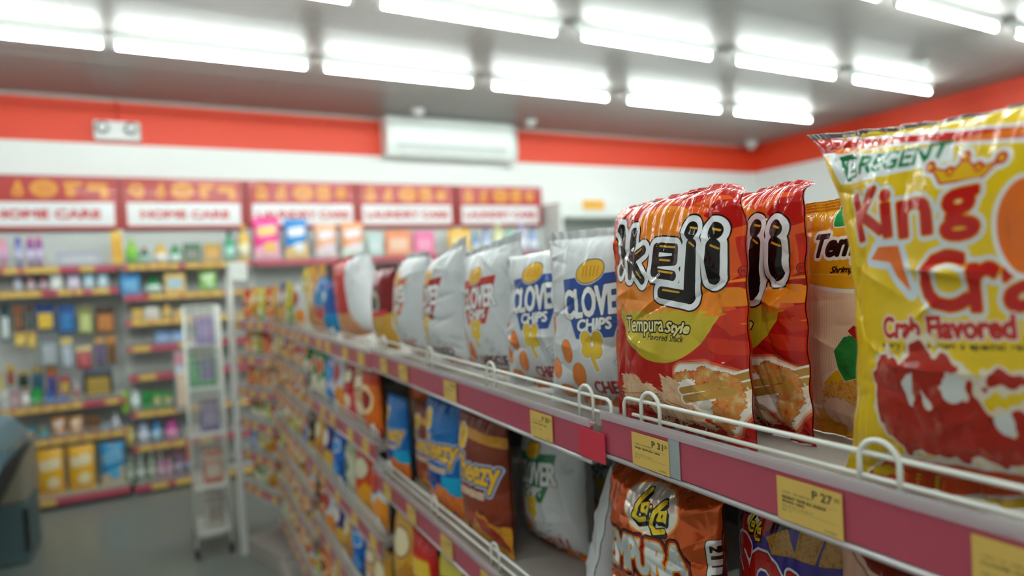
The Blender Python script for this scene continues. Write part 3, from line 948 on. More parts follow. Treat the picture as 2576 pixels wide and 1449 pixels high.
dome('dome_camera', (7.12, 6.2, ZC), .085, 'round white dome camera in the corner where the red walls meet', 'security camera')
dome('dome_camera', (3.52, 6.03, ZC), .06, 'small white dome on the ceiling beside the air conditioner pipe', 'security camera')
dome('smoke_detector', (2.2, 5.95, ZC), .065, 'small pale detector on the ceiling just above the air conditioner', 'detector')
t = empty('smoke_detector', (5.87, 3.24, ZC))
m = MB(); m.lathe([(.055, 0), (.055, -.02), (.04, -.045)], 18); m.build('housing', M_WHITE, t)
m = MB(); m.box(-.11, .02, -.03, .03, -.03, 0, .006); m.build('base_plate', M_WHITE, t)
tag(t, 'flat white detector on the ceiling past the last tube of the second row', 'detector')

# ------------------------------------------------------------------ things on the back wall
t = empty('air_conditioner', (2.66, YB, 2.89))
m = MB(); m.prism([(0, .40), (-.20, .40), (-.235, .36), (-.235, .10), (-.20, .0), (0, 0)], 'x', -.715, .715); m.build('case', mat('ac_case', '#e8eeea', 0.35, coat=0.3), t)
m = MB(); m.box(-.66, .66, -.242, -.22, .13, .36, .01); m.build('front_cover', mat('ac_cover', '#eef4f0', 0.3, coat=0.4), t)
m = MB(); m.box(-.62, .62, -.240, -.20, .095, .112); m.build('air_slot', M_GREY, t)
m = MB(); m.prism([(-.243, .09), (-.225, .03), (-.215, .03), (-.233, .09)], 'x', -.60, .60); m.build('flap', M_WHITE, t)
tag(t, 'wide white wall air conditioner over the red band', 'air conditioner')
m = MB()
m.tube([(3.47, 6.3, ZC), (3.47, 6.3, 3.0), (3.46, 6.3, 2.93), (3.42, 6.3, 2.87), (3.36, 6.3, 2.84)], .022, 10)
tag(m.build('pipe', M_WHITE), 'thin white pipe from the ceiling curving under the air conditioner', 'pipe')
t = empty('emergency_light', (-.365, YB, 2.935))
m = MB(); m.box(-.17, .17, -.07, 0, 0, .16, .012); m.build('case', mat('emergency_case', '#e4e7e5', 0.4), t)
for s in (-1, 1):
    m = MB(); m.lathe([(.018, 0), (.045, .01), (.05, .05), (.042, .058)], 18)
    hd = m.build('lamp_head', mat('lamp_rim', '#9aa0a0', 0.3, metal=0.4), t, (s * .105, -.06, .095), (math.pi / 2, 0, 0))
    m = MB(); m.lathe([(.038, .0585), (.02, .064), (.004, .066)], 18); m.build('lens', mat('lamp_lens', '#e8ecec', 0.15, coat=0.8), hd)
m = MB(); m.tube([(0, -.01, .16), (0, -.01, .365)], .008, 8); m.build('conduit', M_RED, t)
tag(t, 'white emergency light with two round lamps on the red band', 'emergency light')

# department signs
def sign_art(text, fruit):
    A = Art(0.98, 0.42, '#b5302c')
    A.put(sd_box(0, .118, .465, .098), '#e8eaec')
    A.put(sd_txt(text, -.36 if len(text) < 10 else -.42, .085, .36 if len(text) < 10 else .42, .15, 0, 0, .05), ('#c2363a', 0.006))
    y = .325; Y_ = '#e0932e'
    ic = [U(sd_ell(-.385, y, .06, .06), sd_ell(-.36, y - .03, .03, .04)), sd_poly([(-.23, y - .065), (-.165, y - .065), (-.155, y - .03), (-.18, y + .065), (-.2, y + .065), (-.235, y - .03)]),
          sd_ell(-.02, y, .095, .072), U(sd_box(.16, y - .02, .035, .045, .02), sd_box(.18, y + .04, .065, .02, .01)), U(sd_box(.35, y + .02, .075, .03, .012), sd_box(.40, y - .03, .03, .045, .012))]
    if not fruit:
        ic = [sd_poly([(-.43, y - .07), (-.33, y - .07), (-.335, y + .02), (-.36, y + .07), (-.40, y + .07), (-.425, y + .02)]), sd_poly([(-.25, y - .07), (-.16, y - .07), (-.17, y + .06), (-.2, y + .07), (-.24, y)]),
              sd_ell(0, y, .095, .075), sd_box(.19, y, .06, .07, .015), sd_ell(.36, y, .055, .055)]
    A.put(U(*ic), Y_)
    A.put(U(sd_ell(-.385, y + .01, .018, .018), sd_seg([(-.07, y + .02), (.03, y + .02)], .004), sd_seg([(-.07, y - .02), (.03, y - .02)], .004), sd_ell(-.2, y - .03, .012, .016), sd_ell(.18, y - .02, .012, .016)), '#b5302c')
    return A


SG = {}
for k, (x0, x1, text, lab) in enumerate([(-1.37, -.385, 'HOME CARE', 'red and white HOME CARE sign over the shelves by the freezer'), (-.36, .60, 'HOME CARE', 'red and white HOME CARE sign above the mesh stand'),
                                         (.635, 1.63, 'LAUNDRY CARE', 'red and white LAUNDRY CARE sign behind the pink and blue pouches'), (1.66, 2.69, 'LAUNDRY CARE', 'middle of the three red LAUNDRY CARE signs, under the air conditioner'),
                                         (2.74, 3.77, 'LAUNDRY CARE', 'red LAUNDRY CARE sign at the end of the row beside bare white wall')]):
    kind = (text, k < 2)
    if kind not in SG:
        A = sign_art(*kind)
        SG[kind] = art_panel('sign_board', A, art_material('sign_print_%d' % k, A.base, A.layers, 0.4, 0.2, bump=0), 0.02, 0.008)
    t = empty('department_sign', ((x0 + x1) / 2, YB - .07, 2.185))
    o = link('sign_board', SG[kind], t); o.scale = ((x1 - x0 - .02) / .98, 1, 1)
    m = MB(); w2 = (x1 - x0) / 2
    m.box(-w2 - .012, -w2 + .01, -.015, .07, -.01, .43); m.box(w2 - .01, w2 + .012, -.015, .07, -.01, .43); m.box(-w2, w2, -.015, .07, -.012, .0); m.box(-w2, w2, -.012, .07, .42, .432)
    m.build('frame', mat('dark_red_frame', '#9c2624', 0.4), t)
    tag(t, lab, 'sign', 'department signs along the back wall')


# ------------------------------------------------------------------ back wall shelving
YU = 6.0
def back_unit(x0, x1, zs, label):
    t = empty('shelving_unit', (x0, YU, 0)); w = x1 - x0
    m = MB(); m.box(0, w, .34, .36, 0, 2.15); m.build('back_panel', mat('unit_back', '#c3c8c6', 0.6), t)
    for x in (0, w):
        m = MB(); m.box(x - .012, x + .012, .30, .365, 0, 2.17); m.build('upright', M_WHITE, t)
    m = MB(); m.box(.01, w - .01, -.06, .35, 0, .05); m.build('base', M_DARK, t)
    for z in zs:
        m = MB(); m.box(.01, w - .01, .004, .35, z - .02, z); s = m.build('shelf', M_SHELF, t)
        f = -.06 if z < .15 else 0
        if f:
            m = MB(); m.box(.01, w - .01, f, .01, z - .02, z); m.build('shelf_nose', M_SHELF, s)
        m = MB(); m.box(.006, w - .006, f - .004, f + .004, z - .048, z + .002); m.build('price_rail', M_PINK, s)
        m = MB()
        for q in (.022, .045):
            m.tube([(.01, f + .008, z + q), (w - .01, f + .008, z + q)], .0025, 6)
        m.build('wire_guard', M_ROD, s)
    tag(t, label, 'shelves', 'shelving units along the back wall')
    return t


ZA = [1.860, 1.680, .795, .535, .085]
ZB = [1.860, 1.612, 1.405, 1.193, .957, .657, .382, .075]
back_unit(-1.42, -.395, ZA, 'shelving unit with hanging packs and yellow pet food bags')
back_unit(-.375, .615, ZB, 'shelving unit with eight crowded shelves behind the mesh stand')
for i, (a, b_) in enumerate([(.635, 1.64), (1.66, 2.70), (2.73, 3.78)]):
    back_unit(a, b_, [1.86, 1.55, 1.24, .93, .62, .1], 'shelving unit under the %s LAUNDRY CARE sign, counted from the mesh stand' % ORD[i])

# price tags on the back wall rails
tagm = MB(); tagm.box(-.5, .5, -.0012, .0012, -.5, .5); TAGM = tagm.mesh('price_tag', M_TAG)


def wall_tags(xa, xb, zs, pat, where):
    for zi, (z, spans) in enumerate(zip(zs, pat)):
        f = YU - .066 if z < .15 else YU - .006
        for k, (p0, p1) in enumerate(spans):
            o = link('price_tag', TAGM, None, (xa + (xb - xa) * (p0 + p1) / 2, f, z - .023)); o.scale = ((xb - xa) * (p1 - p0), 1, .043)
            tag(o, 'yellow price tag, %s along the %s rail of %s' % (ORD[k], ORD[zi], where), 'price tag', 'price tags on the back wall shelves')


def even(n, a=.02, b=.98, gap=.012):
    s = (b - a) / n
    return [(a + i * s + gap / 2, a + (i + 1) * s - gap / 2) for i in range(n)]


wall_tags(-1.42, -.395, ZA, [[(.28, .37), (.40, .62), (.75, .84)], [(.24, .50), (.60, .69), (.71, .76), (.82, .93)], even(6, .2, .72) + [(.86, .95)], even(7, .3, .98), [(.42, .52)]], 'the unit with hanging packs')
wall_tags(-.375, .615, ZB, [even(5, .04, .42) + even(4, .46, .95), even(2, .18, .42) + even(5, .43, .97), even(6, .04, .95), [(.04, .17), (.38, .5)], [(.08, .2), (.42, .56)], even(6, .04, .9),
                            even(3, .04, .4) + [(.5, .6)], even(5, .1, .95, .05)], 'the unit behind the mesh stand')


# goods on the back wall: small shapes with their own parts
def goods(kind, w, h, d, c1, c2, c3, name):
    t = empty(name)
    P = plastic
    if kind == 'bottle':
        m = MB(); r = w / 2
        m.lathe([(r * .9, 0), (r, h * .04), (r, h * .55), (r * .85, h * .68), (r * .38, h * .80), (r * .36, h * .86)], 16, sy=min(1, d / w)); m.build('body', P(c1), t)
        m = MB(); m.lathe([(r * .45, h * .84), (r * .45, h * .98), (r * .4, h)], 14); m.build('cap', P(c2), t)
        m = MB(); m.lathe([(r * 1.015, h * .12), (r * 1.015, h * .48)], 16, sy=min(1, d / w)); m.build('paper_band', P(c3), t)
    elif kind == 'spray':
        m = MB(); r = w / 2
        m.lathe([(r, 0), (r, h * .78), (r * .8, h * .82)], 16); m.build('body', P(c1), t)
        m = MB(); m.lathe([(r * .82, h * .80), (r * .82, h * .95), (r * .6, h)], 14); m.build('cap', P(c2), t)
        m = MB(); m.lathe([(r * 1.015, h * .2), (r * 1.015, h * .6)], 16); m.build('paper_band', P(c3), t)
    elif kind == 'box':
        m = MB(); m.box(-w / 2, w / 2, -d / 2, d / 2, 0, h, .004); m.build('carton', P(c1), t)
        m = MB(); m.box(-w * .36, w * .36, -d / 2 - .002, -d / 2, h * .25, h * .72, .001); m.build('front_print', P(c3), t)
        m = MB(); m.box(-w / 2 + .002, w / 2 - .002, -d / 2 - .0015, -d / 2, h * .80, h * .97); m.build('top_print', P(c2), t)
    elif kind == 'pack':       # hanging blister pack with a card header
        m = MB(); m.box(-w / 2, w / 2, -.003, 0, 0, h, .002); m.build('card', P(c1), t)
        m = MB(); m.box(-w * .40, w * .40, -d, -.002, h * .06, h * .66, .02); m.build('blister', P(c3), t)
        m = MB(); m.box(-w / 2, w / 2, -.005, -.003, h * .78, h * .98); m.build('header', P(c2), t)
    elif kind == 'pouch':
        k = (round(w, 2), round(h, 2), c1, c2, c3)
        A = art_generic(c1, c2, c3, '#f0f0f0', 1, w, h)
        me = bag_mesh('pouch', A, d, art_material('pouch_%s_%s' % (c1[1:], c2[1:]), A.base, A.layers, 0.35, 0.4, bump=0), 0.012, hash(k) % 1000 if False else int(w * 1000 + h * 77), amp=.002, ruffle=.002)
        bpy.data.objects.remove(t)
        return link(name, me)
    return t


NMC = {'#': ''}
def stock(items, zs, ydepth, where, grp, base_front=0.03):
    """items: (shelf number, x0, x1, top, kind, c1, c2, c3, words). x and top are read on the plane of the shelf front"""
    for (si, x0, x1, yt, kind, c1, c2, c3, words) in items:
        z = zs[si] if si is not None else None
        yp = YU + base_front - (.05 if (si is not None and zs[si] < .15) else 0)
        p0 = at(x0, yt, 1, yp); p1 = at(x1, yt, 1, yp)
        w = p1.x - p0.x; h = (p0.z + p1.z) / 2 - z
        d = {'bottle': min(w * .8, .12), 'spray': w, 'box': .05, 'pouch': .07, 'pack': .03}[kind]
        nm = {'bottle': 'plastic_bottle', 'spray': 'spray_can', 'box': 'carton_box', 'pouch': 'refill_pouch'}[kind]
        o = goods(kind, w * .94, max(.03, h), d, c1, c2, c3, nm)
        o.location = ((p0.x + p1.x) / 2, yp + d / 2 + .01, z + .001)
        tag(o, words, {'bottle': 'bottle', 'spray': 'spray can', 'box': 'box', 'pouch': 'pouch'}[kind], grp)


TOPB = 'goods on the top shelf of the back wall'
PINK, MAG, PUR, TEAL, LBL, GRN, DGR, LIM, YEL, CRM = '#e8a0b8', '#c83a9c', '#6a4ab0', '#1c7a8a', '#8fc0d8', '#1f9a5a', '#0f5a3c', '#8cc83c', '#e8b83c', '#e8dcc0'
stock([
    (0, -8, 14, 598, 'spray', PINK, PINK, '#d8a0c8', 'pink can on the top shelf, first before the purple and magenta cans'),
    (0, 31, 52, 598, 'spray', '#8a8cc0', '#4a48b8', '#c0c4e0', 'blue and lilac spray can alone on the top shelf'),
    (0, 62, 82, 597, 'spray', '#8a4a9c', MAG, '#d8c8e8', 'magenta capped purple can beside the lone blue can'),
    (0, 84, 104, 597, 'spray', '#94509c', '#d03aa4', '#d0c0e0', 'magenta capped purple can beside the wide grey carton'),
    (0, 136, 256, 634, 'box', '#b0b4c4', '#a8a4b8', '#c0c4cc', 'low wide grey carton on the top shelf under the first HOME CARE sign'),
    (0, 276, 306, 582, 'box', '#e0b030', '#e8c050', '#d8a028', 'tall narrow yellow carton where the two HOME CARE signs meet'),
    (0, 312, 346, 600, 'bottle', LIM, '#a8d860', '#6aba3c', 'lime green bottle beside the tall yellow carton'),
    (0, 350, 374, 622, 'bottle', DGR, '#b83a3c', '#a8d8c8', 'dark green bottle with a red cap on the top shelf'),
    (0, 384, 420, 612, 'bottle', '#e0b23c', '#e8c860', '#e8ecf0', 'round yellow bottle with a white oval on the top shelf'),
    (0, 425, 456, 616, 'bottle', '#0f8a50', '#0f7a48', '#e0f0ec', 'green bottle with a white oval beside the yellow one'),
    (0, 458, 506, 613, 'box', '#0f5c3a', '#1a6a44', '#8a8a80', 'dark green carton beside the gold carton on the top shelf'),
    (0, 510, 556, 613, 'box', '#b8902c', '#c09a34', '#d8a858', 'gold carton between the dark green carton and green bottle'),
    (0, 562, 590, 580, 'bottle', '#1f9a70', '#0c4a34', '#a8e0d0', 'tall green bottle with dark cap under the sign gap'),
    (0, 596, 628, 566, 'bottle', '#e0b83c', '#e8b850', '#f0e8c8', 'tall pale yellow bottle beside the pink pouch'),
    (0, 632, 706, 545, 'pouch', '#f03c94', '#f4b8cc', '#f0c060', 'large pink laundry pouch on the top shelf'),
    (0, 712, 776, 550, 'pouch', '#0a86d4', '#e8c480', '#e8ecf0', 'bright blue laundry pouch beside the pink one'),
    (0, 790, 848, 563, 'pouch', '#f0b48c', '#f0dce0', '#ecd8e8', 'orange edged white pouch beside the blue pouch'),
    (0, 856, 918, 558, 'pouch', '#f0a878', '#e0e8e0', '#f0e0ec', 'orange edged white pouch next to the pale teal carton'),
    (0, 924, 964, 590, 'box', '#b8d0cc', '#c0dcd8', '#d0dcdc', 'pale teal carton between white pouches and the orange box'),
    (0, 968, 1036, 580, 'box', '#ec8c5c', '#f09060', '#f0c8b0', 'orange carton on the top shelf beside the pink one'),
    (0, 1040, 1094, 582, 'box', '#ec64a0', '#f078ac', '#f0a0c0', 'pink carton between the orange and yellow ones'),
    (0, 1128, 1184, 576, 'box', '#ecb848', '#f0c058', '#f0d8a0', 'yellow carton behind the silver chip bags'),
    (0, 1190, 1206, 584, 'bottle', '#3c8cc8', '#3070b0', '#e0e8f0', 'blue bottle between the yellow carton and pastel bottles'),
    (0, 1214, 1240, 575, 'bottle', '#a8b8dc', '#8898c8', '#e0e4f0', 'lilac bottle on the top shelf beside the blue bottle'),
    (0, 1244, 1272, 562, 'bottle', '#dce0a8', '#e0dc90', '#f0f0e0', 'pale yellow bottle among pastel bottles on the top shelf'),
    (0, 1276, 1300, 570, 'bottle', '#a8d8c4', '#7cbca4', '#e8f0ec', 'mint green bottle among pastel bottles on the top shelf'),
    (0, 1304, 1330, 560, 'bottle', '#c0c4e4', '#a8a4d4', '#ececf4', 'pale violet bottle among pastel bottles on the top shelf'),
    (0, 1334, 1356, 572, 'bottle', '#8ca8d4', '#6c88c0', '#e4e8f4', 'dusty blue bottle at the end of the top shelf'),
], ZA, 0, '', TOPB)
SECA = 'goods on the lower shelves of the unit with hanging packs'
stock([
    (1, 30, 52, 694, 'bottle', '#a8b0c8', '#8890b8', '#c8ccd8', 'grey blue bottle, first on the second shelf above the packs'),
    (1, 62, 86, 694, 'bottle', '#a87888', '#984c60', '#c8b8c0', 'mauve bottle on the second shelf above the packs'),
    (1, 94, 118, 694, 'bottle', '#a06c80', '#884458', '#c0a8b4', 'dark mauve bottle beside the white tub'),
    (1, 124, 156, 690, 'box', '#d8dcd8', '#c8d0cc', '#e8ece8', 'white tub on the second shelf above the packs'),
    (1, 166, 200, 692, 'box', '#c4b8d4', '#b8a8cc', '#dcd4e4', 'lilac box on the second shelf beside the white tub'),
    (1, 208, 236, 690, 'box', '#98c4d8', '#88b8d0', '#c4dce4', 'light blue box beside the lilac box'),
    (1, 244, 270, 690, 'box', '#a0c8dc', '#90bcd4', '#ccE0e8', 'light blue box at the end of the second shelf'),
    (2, 2, 20, 985, 'box', '#d0d4d4', '#e0e4e4', '#c0c4c4', 'small white box on the shelf under the hanging packs'),
    (2, 24, 46, 985, 'box', '#b89098', '#a8808c', '#c8a8ac', 'small dusty pink box under the hanging packs'),
    (2, 50, 72, 980, 'bottle', '#dcd8d8', '#d05048', '#e8e4e4', 'small white bottle with red cap under the hanging packs'),
    (2, 75, 104, 980, 'box', '#0f8a2c', '#1c9a3c', '#3ca85c', 'bright green box under the hanging packs'),
    (2, 112, 138, 988, 'box', '#1c4c9c', '#2c5cac', '#4878b8', 'dark blue box under the hanging packs'),
    (2, 142, 166, 988, 'box', '#2450a4', '#e0a030', '#3c68b0', 'blue box with orange top under the hanging packs'),
    (2, 184, 196, 952, 'bottle', '#c8b8b8', '#c8ccd0', '#a85050', 'slim white bottle with dull red band under the packs'),
    (3, 60, 90, 1076, 'box', '#1c7c90', '#2c8ca0', '#3c98a8', 'teal tin, first on the shelf above the pet food'),
    (3, 98, 122, 1074, 'box', '#2c8898', '#b89048', '#4898a4', 'teal and tan tin above the yellow pet food'),
    (3, 124, 164, 1052, 'pouch', '#d89030', '#c87c28', '#dcd4d8', 'orange pouch with a white middle above the pet food'),
    (3, 168, 208, 1050, 'pouch', '#e09a38', '#d08830', '#e0d8d0', 'orange pouch beside its twin above the pet food'),
    (3, 216, 250, 1050, 'box', '#7c4c24', '#8c5c2c', '#5c3818', 'brown box on the shelf above the pet food'),
    (3, 254, 278, 1068, 'box', '#7888a4', '#8898b0', '#98a4b4', 'small grey blue box above the blue pet food bag'),
    (3, 278, 300, 1042, 'bottle', '#b8c0c8', '#d0d4d8', '#c8ccd4', 'white bottle at the end of the shelf above the pet food'),
    (4, 84, 160, 1132, 'pouch', '#e0a818', '#d89c18', '#ded0a8', 'yellow pet food bag next to the freezer'),
    (4, 162, 238, 1122, 'pouch', '#e4ac1c', '#dca41c', '#e4d8b0', 'yellow pet food bag beside the blue one'),
    (4, 244, 314, 1116, 'pouch', '#1c84b8', '#c8b898', '#58a8d0', 'blue pet food bag at the end of the bottom shelf'),
], ZA, 0, '', SECA)
SECB = 'goods on the crowded shelves behind the mesh stand'
stock([
    (1, 299, 352, 690, 'box', '#1c84c4', '#0f74b8', '#6cb0d8', 'large blue box on the second shelf'),
    (1, 362, 406, 694, 'bottle', '#0f7a44', '#0c6a3c', '#d8ece4', 'green bottle with pale front beside the blue box'),
    (1, 411, 466, 688, 'box', '#dcb85c', '#e0c070', '#a0c4d8', 'yellow carton with a pale blue oval on the second shelf'),
    (1, 497, 546, 680, 'pouch', '#8cc84c', '#6cb838', '#c8e8c0', 'lime green pouch alone on the second shelf'),
    (2, 330, 360, 778, 'box', '#dcb44c', '#e0bc5c', '#d0a43c', 'small yellow box on the third shelf'),
    (2, 362, 400, 774, 'box', '#e0dcd0', '#e8e4d8', '#d4d0c4', 'small cream box on the third shelf'),
    (2, 404, 430, 760, 'bottle', '#d0a444', '#4c88b8', '#dcb860', 'amber bottle with a blue cap on the third shelf'),
    (2, 436, 464, 780, 'box', '#d8b45c', '#dcbc6c', '#ccA84c', 'small tan box at the end of the third shelf'),
    (3, 388, 428, 836, 'box', '#6c94c8', '#5c88c0', '#88a8d0', 'low blue carton on the fourth shelf'),
    (3, 430, 470, 834, 'box', '#80a0d0', '#7090c8', '#98b4d8', 'low pale blue carton on the fourth shelf'),
    (5, 304, 322, 984, 'box', '#8cb838', '#9cc848', '#7ca830', 'lime carton, first on the shelf of green cartons'),
    (5, 324, 352, 986, 'spray', '#c8d8d8', '#d4e0e0', '#dce8e8', 'pale round tub on the shelf of green cartons'),
    (5, 356, 380, 986, 'box', '#0f8c34', '#1c9840', '#0c7c2c', 'green carton beside the pale round tub'),
    (5, 382, 408, 986, 'box', '#128c30', '#209c40', '#c4b888', 'green carton with a beige spot, second from the tub'),
    (5, 410, 434, 986, 'box', '#148e34', '#229e44', '#ccc090', 'green carton with a beige spot beside the pastel pack'),
    (6, 308, 336, 1060, 'bottle', '#c0a860', '#3c6c90', '#d0c078', 'yellow bottle with a blue cap on the sixth row'),
    (6, 343, 372, 1056, 'bottle', '#a8b8d0', '#1c3c90', '#d0d8e4', 'white bottle with dark blue cap beside a yellow one'),
    (6, 374, 406, 1052, 'bottle', '#2c74a8', '#1c6498', '#a0c4dc', 'blue bottle beside the magenta one'),
    (6, 410, 448, 1052, 'bottle', '#c03c90', '#a82c80', '#dc90bc', 'magenta bottle near the mesh stand'),
    (6, 453, 480, 1064, 'box', '#7c8488', '#4c6878', '#989088', 'grey box between the magenta bottle and mesh stand'),
    (7, 314, 334, 1148, 'bottle', '#8c9888', '#a0b0a4', '#a8b4a4', 'clear bottle, first on the bottom shelf'),
    (7, 340, 362, 1145, 'bottle', '#98a498', '#b0c0b8', '#b4c0b4', 'clear bottle, second on the bottom shelf'),
    (7, 368, 390, 1143, 'bottle', '#949c8c', '#a8b8b0', '#a8b0a0', 'clear bottle on the bottom shelf beside pink ones'),
    (7, 394, 412, 1143, 'bottle', '#b888a0', '#b0b8b8', '#c8a4b8', 'pink bottle with a white cap on the bottom shelf'),
    (7, 414, 432, 1142, 'bottle', '#b07c98', '#8c3c30', '#c49cb0', 'pink bottle with a brown cap on the bottom shelf'),
    (7, 436, 456, 1128, 'bottle', '#7c5c78', '#b85030', '#a8a0b8', 'purple bottle with an orange cap on the bottom shelf'),
    (7, 460, 482, 1124, 'bottle', '#a85048', '#e06020', '#8890a8', 'red bottle with an orange cap beside the mesh stand'),
], ZB, 0, '', SECB)

# hanging packs between the second and third shelf
packs = [
    (0, 28, 765, 858, '#16505c', '#1c3c44', '#d0dcdc', 'dark teal hanging pack with a white middle'), (32, 60, 770, 832, '#6a4a30', '#b8642c', '#8c5c38', 'brown hanging pack in the top row'),
    (64, 84, 768, 828, '#4c5450', '#6c3030', '#5c6460', 'dark grey hanging pack beside the brown one'), (88, 140, 765, 831, '#1c4c98', '#143c84', '#dcb83c', 'blue hanging pack with a yellow middle'),
    (145, 190, 766, 836, '#2468b0', '#1c549c', '#3478b8', 'blue hanging pack in the top row beside the yellow one'), (195, 234, 770, 838, '#a8b468', '#8c8450', '#c4cc88', 'lime and cream hanging pack in the top row'),
    (238, 292, 772, 836, '#7c4c2c', '#3c2c1c', '#c07c3c', 'brown and orange hanging pack at the end of the top row'),
    (36, 66, 838, 872, '#dcbc58', '#d0a844', '#e0c468', 'yellow hanging card, first of the middle row'), (68, 92, 836, 876, '#d8b850', '#cca440', '#dcc060', 'yellow hanging card, second of the middle row'),
    (98, 148, 842, 920, '#8c9498', '#70787c', '#a8b0b4', 'clear grey hanging pack in the middle row'), (152, 186, 850, 925, '#98a4b4', '#dcc468', '#b4c0cc', 'white hanging pack with a yellow header'),
    (190, 232, 872, 926, '#a8484c', '#e0d498', '#b85860', 'red hanging pack with a cream header'), (238, 266, 850, 915, '#544870', '#d8a44c', '#6c5c80', 'purple hanging pack with an orange header'),
    (268, 294, 846, 914, '#8c5c28', '#d89038', '#6c4820', 'amber hanging pack at the end of the middle row'),
    (0, 12, 936, 1000, '#c8b430', '#b8a428', '#d8c448', 'yellow hanging pack, first of the bottom row'), (16, 38, 918, 968, '#a88838', '#d0b048', '#983c38', 'tan and red hanging pack in the bottom row'),
    (44, 74, 934, 972, '#3c4c48', '#c8a844', '#203428', 'dark hanging pack with a tan header in the bottom row'), (78, 112, 922, 990, '#3c6478', '#b8a04c', '#2c5468', 'slate blue hanging pack in the bottom row'),
    (116, 146, 922, 994, '#b84c24', '#c87c2c', '#3c4c8c', 'orange and blue hanging pack in the bottom row'), (150, 178, 946, 994, '#a06050', '#b04858', '#c8a848', 'dusty red hanging pack beside the orange one'),
    (208, 286, 926, 994, '#2c2418', '#70788c', '#a88c40', 'wide black and gold hanging pack over the third shelf')]
for n_, (x0, x1, y0, y1, c1, c2, c3, words) in enumerate(packs):
    YP = 6.07 if 7 <= n_ <= 13 else 6.12
    p0 = at(x0, y0, 1, YP); p1 = at(x1, y1, 1, YP)
    o = goods('pack', p1.x - p0.x, p0.z - p1.z, .03, c1, c2, c3, 'blister_pack')
    o.location = ((p0.x + p1.x) / 2, YP, p1.z)
    m = MB(); m.tube([(0, 6.335 - YP, p0.z - p1.z - .012), (0, -.045, p0.z - p1.z - .012), (0, -.05, p0.z - p1.z)], .0025, 6); m.build('hook', M_STEEL, o)
    tag(o, words, 'hanging pack', 'packs hanging on the back wall hooks')

p0 = at(436, 886, 1, 5.985); p1 = at(480, 1030, 1, 5.985)
o = goods('pack', p1.x - p0.x, p0.z - p1.z, .03, '#b8c8d4', '#c88898', '#d8c0a8', 'blister_pack')
o.location = ((p0.x + p1.x) / 2, 5.985, p1.z)
m = MB(); m.tube([(0, .006, p0.z - p1.z - .012), (0, -.02, p0.z - p1.z - .012), (0, -.022, p0.z - p1.z)], .0025, 6); m.build('hook', M_STEEL, o)
tag(o, 'tall pastel pack hanging over the ends of the shelves by the mesh stand', 'hanging pack')

# white chiller cabinet and yellow notice beyond the signs
t = empty('display_cabinet', (4.34, 6.0, 0))
m = MB(); m.box(-.52, .52, 0, .39, 2.24, 2.42, .01); m.build('header', M_WHITE, t)
for s in (-1, 1):
    m = MB(); m.box(s * .50 - .02, s * .50 + .02, .0, .39, 0, 2.24); m.build('side_panel', M_WHITE, t)
m = MB(); m.box(-.48, .48, .34, .39, 0, 2.24); m.build('back_panel', mat('cabinet_back', '#a9afa8', 0.6), t)
for z in (1.86, 1.5, 1.1, .7, .25):
    m = MB(); m.box(-.48, .48, .03, .34, z - .02, z); m.build('shelf', M_WHITE, t)
tag(t, 'tall open white cabinet with a grey inside beyond the signs', 'cabinet')
A = Art(.30, .11, '#e8ac3c'); A.put(sd_box(0, .055, .12, .012), '#e0a030')
o = link('notice', art_panel('notice', A, art_material('notice_print', A.base, A.layers, .5, .1, bump=0), .004, .01), None, (4.28, 5.995, 2.325))
tag(o, 'small plain yellow orange notice on the white cabinet header', 'sign')


# ------------------------------------------------------------------ the snack gondola
X0 = 0.45
SECT = {1: ((X0, -0.42), 0.0, 1.052), 2: ((X0, 0.652), 0.0, 1.008), 3: ((X0, 1.67), 0.0, 1.02), 4: ((X0, 2.70), 0.0, 1.02), 5: ((X0, 3.73), 0.30, 0.50)}
SZ = {1: [1.4175, 1.105, .78, .46], 2: [1.415, 1.10, .80, .48], 3: [1.415, 1.17, .91, .66, .40], 4: [1.415, 1.235, 1.07, .905, .73, .55, .36], 5: [1.415, 1.21, 1.02, .83, .64, .44]}
TILT = {(2, 0): 0.012}
SECNAME = {1: 'first bay of the snack gondola with the big yellow crab snack bag', 2: 'second bay of the snack gondola with the silver chip bags', 3: 'third bay of the snack gondola with the leaning red bag',
           4: 'fourth bay of the snack gondola with tightly spaced shelves', 5: 'short angled end bay of the snack gondola beside the mesh stand'}
NICK = {1: 'crab snack bay', 2: 'silver chip bay', 3: 'leaning red bag bay', 4: 'tightly shelved bay', 5: 'angled end bay'}


def W(sec, x, y, z=0.0):
    (sx, sy), a, L = SECT[sec]
    return Vector((sx + x * math.cos(a) - y * math.sin(a), sy + x * math.sin(a) + y * math.cos(a), z))


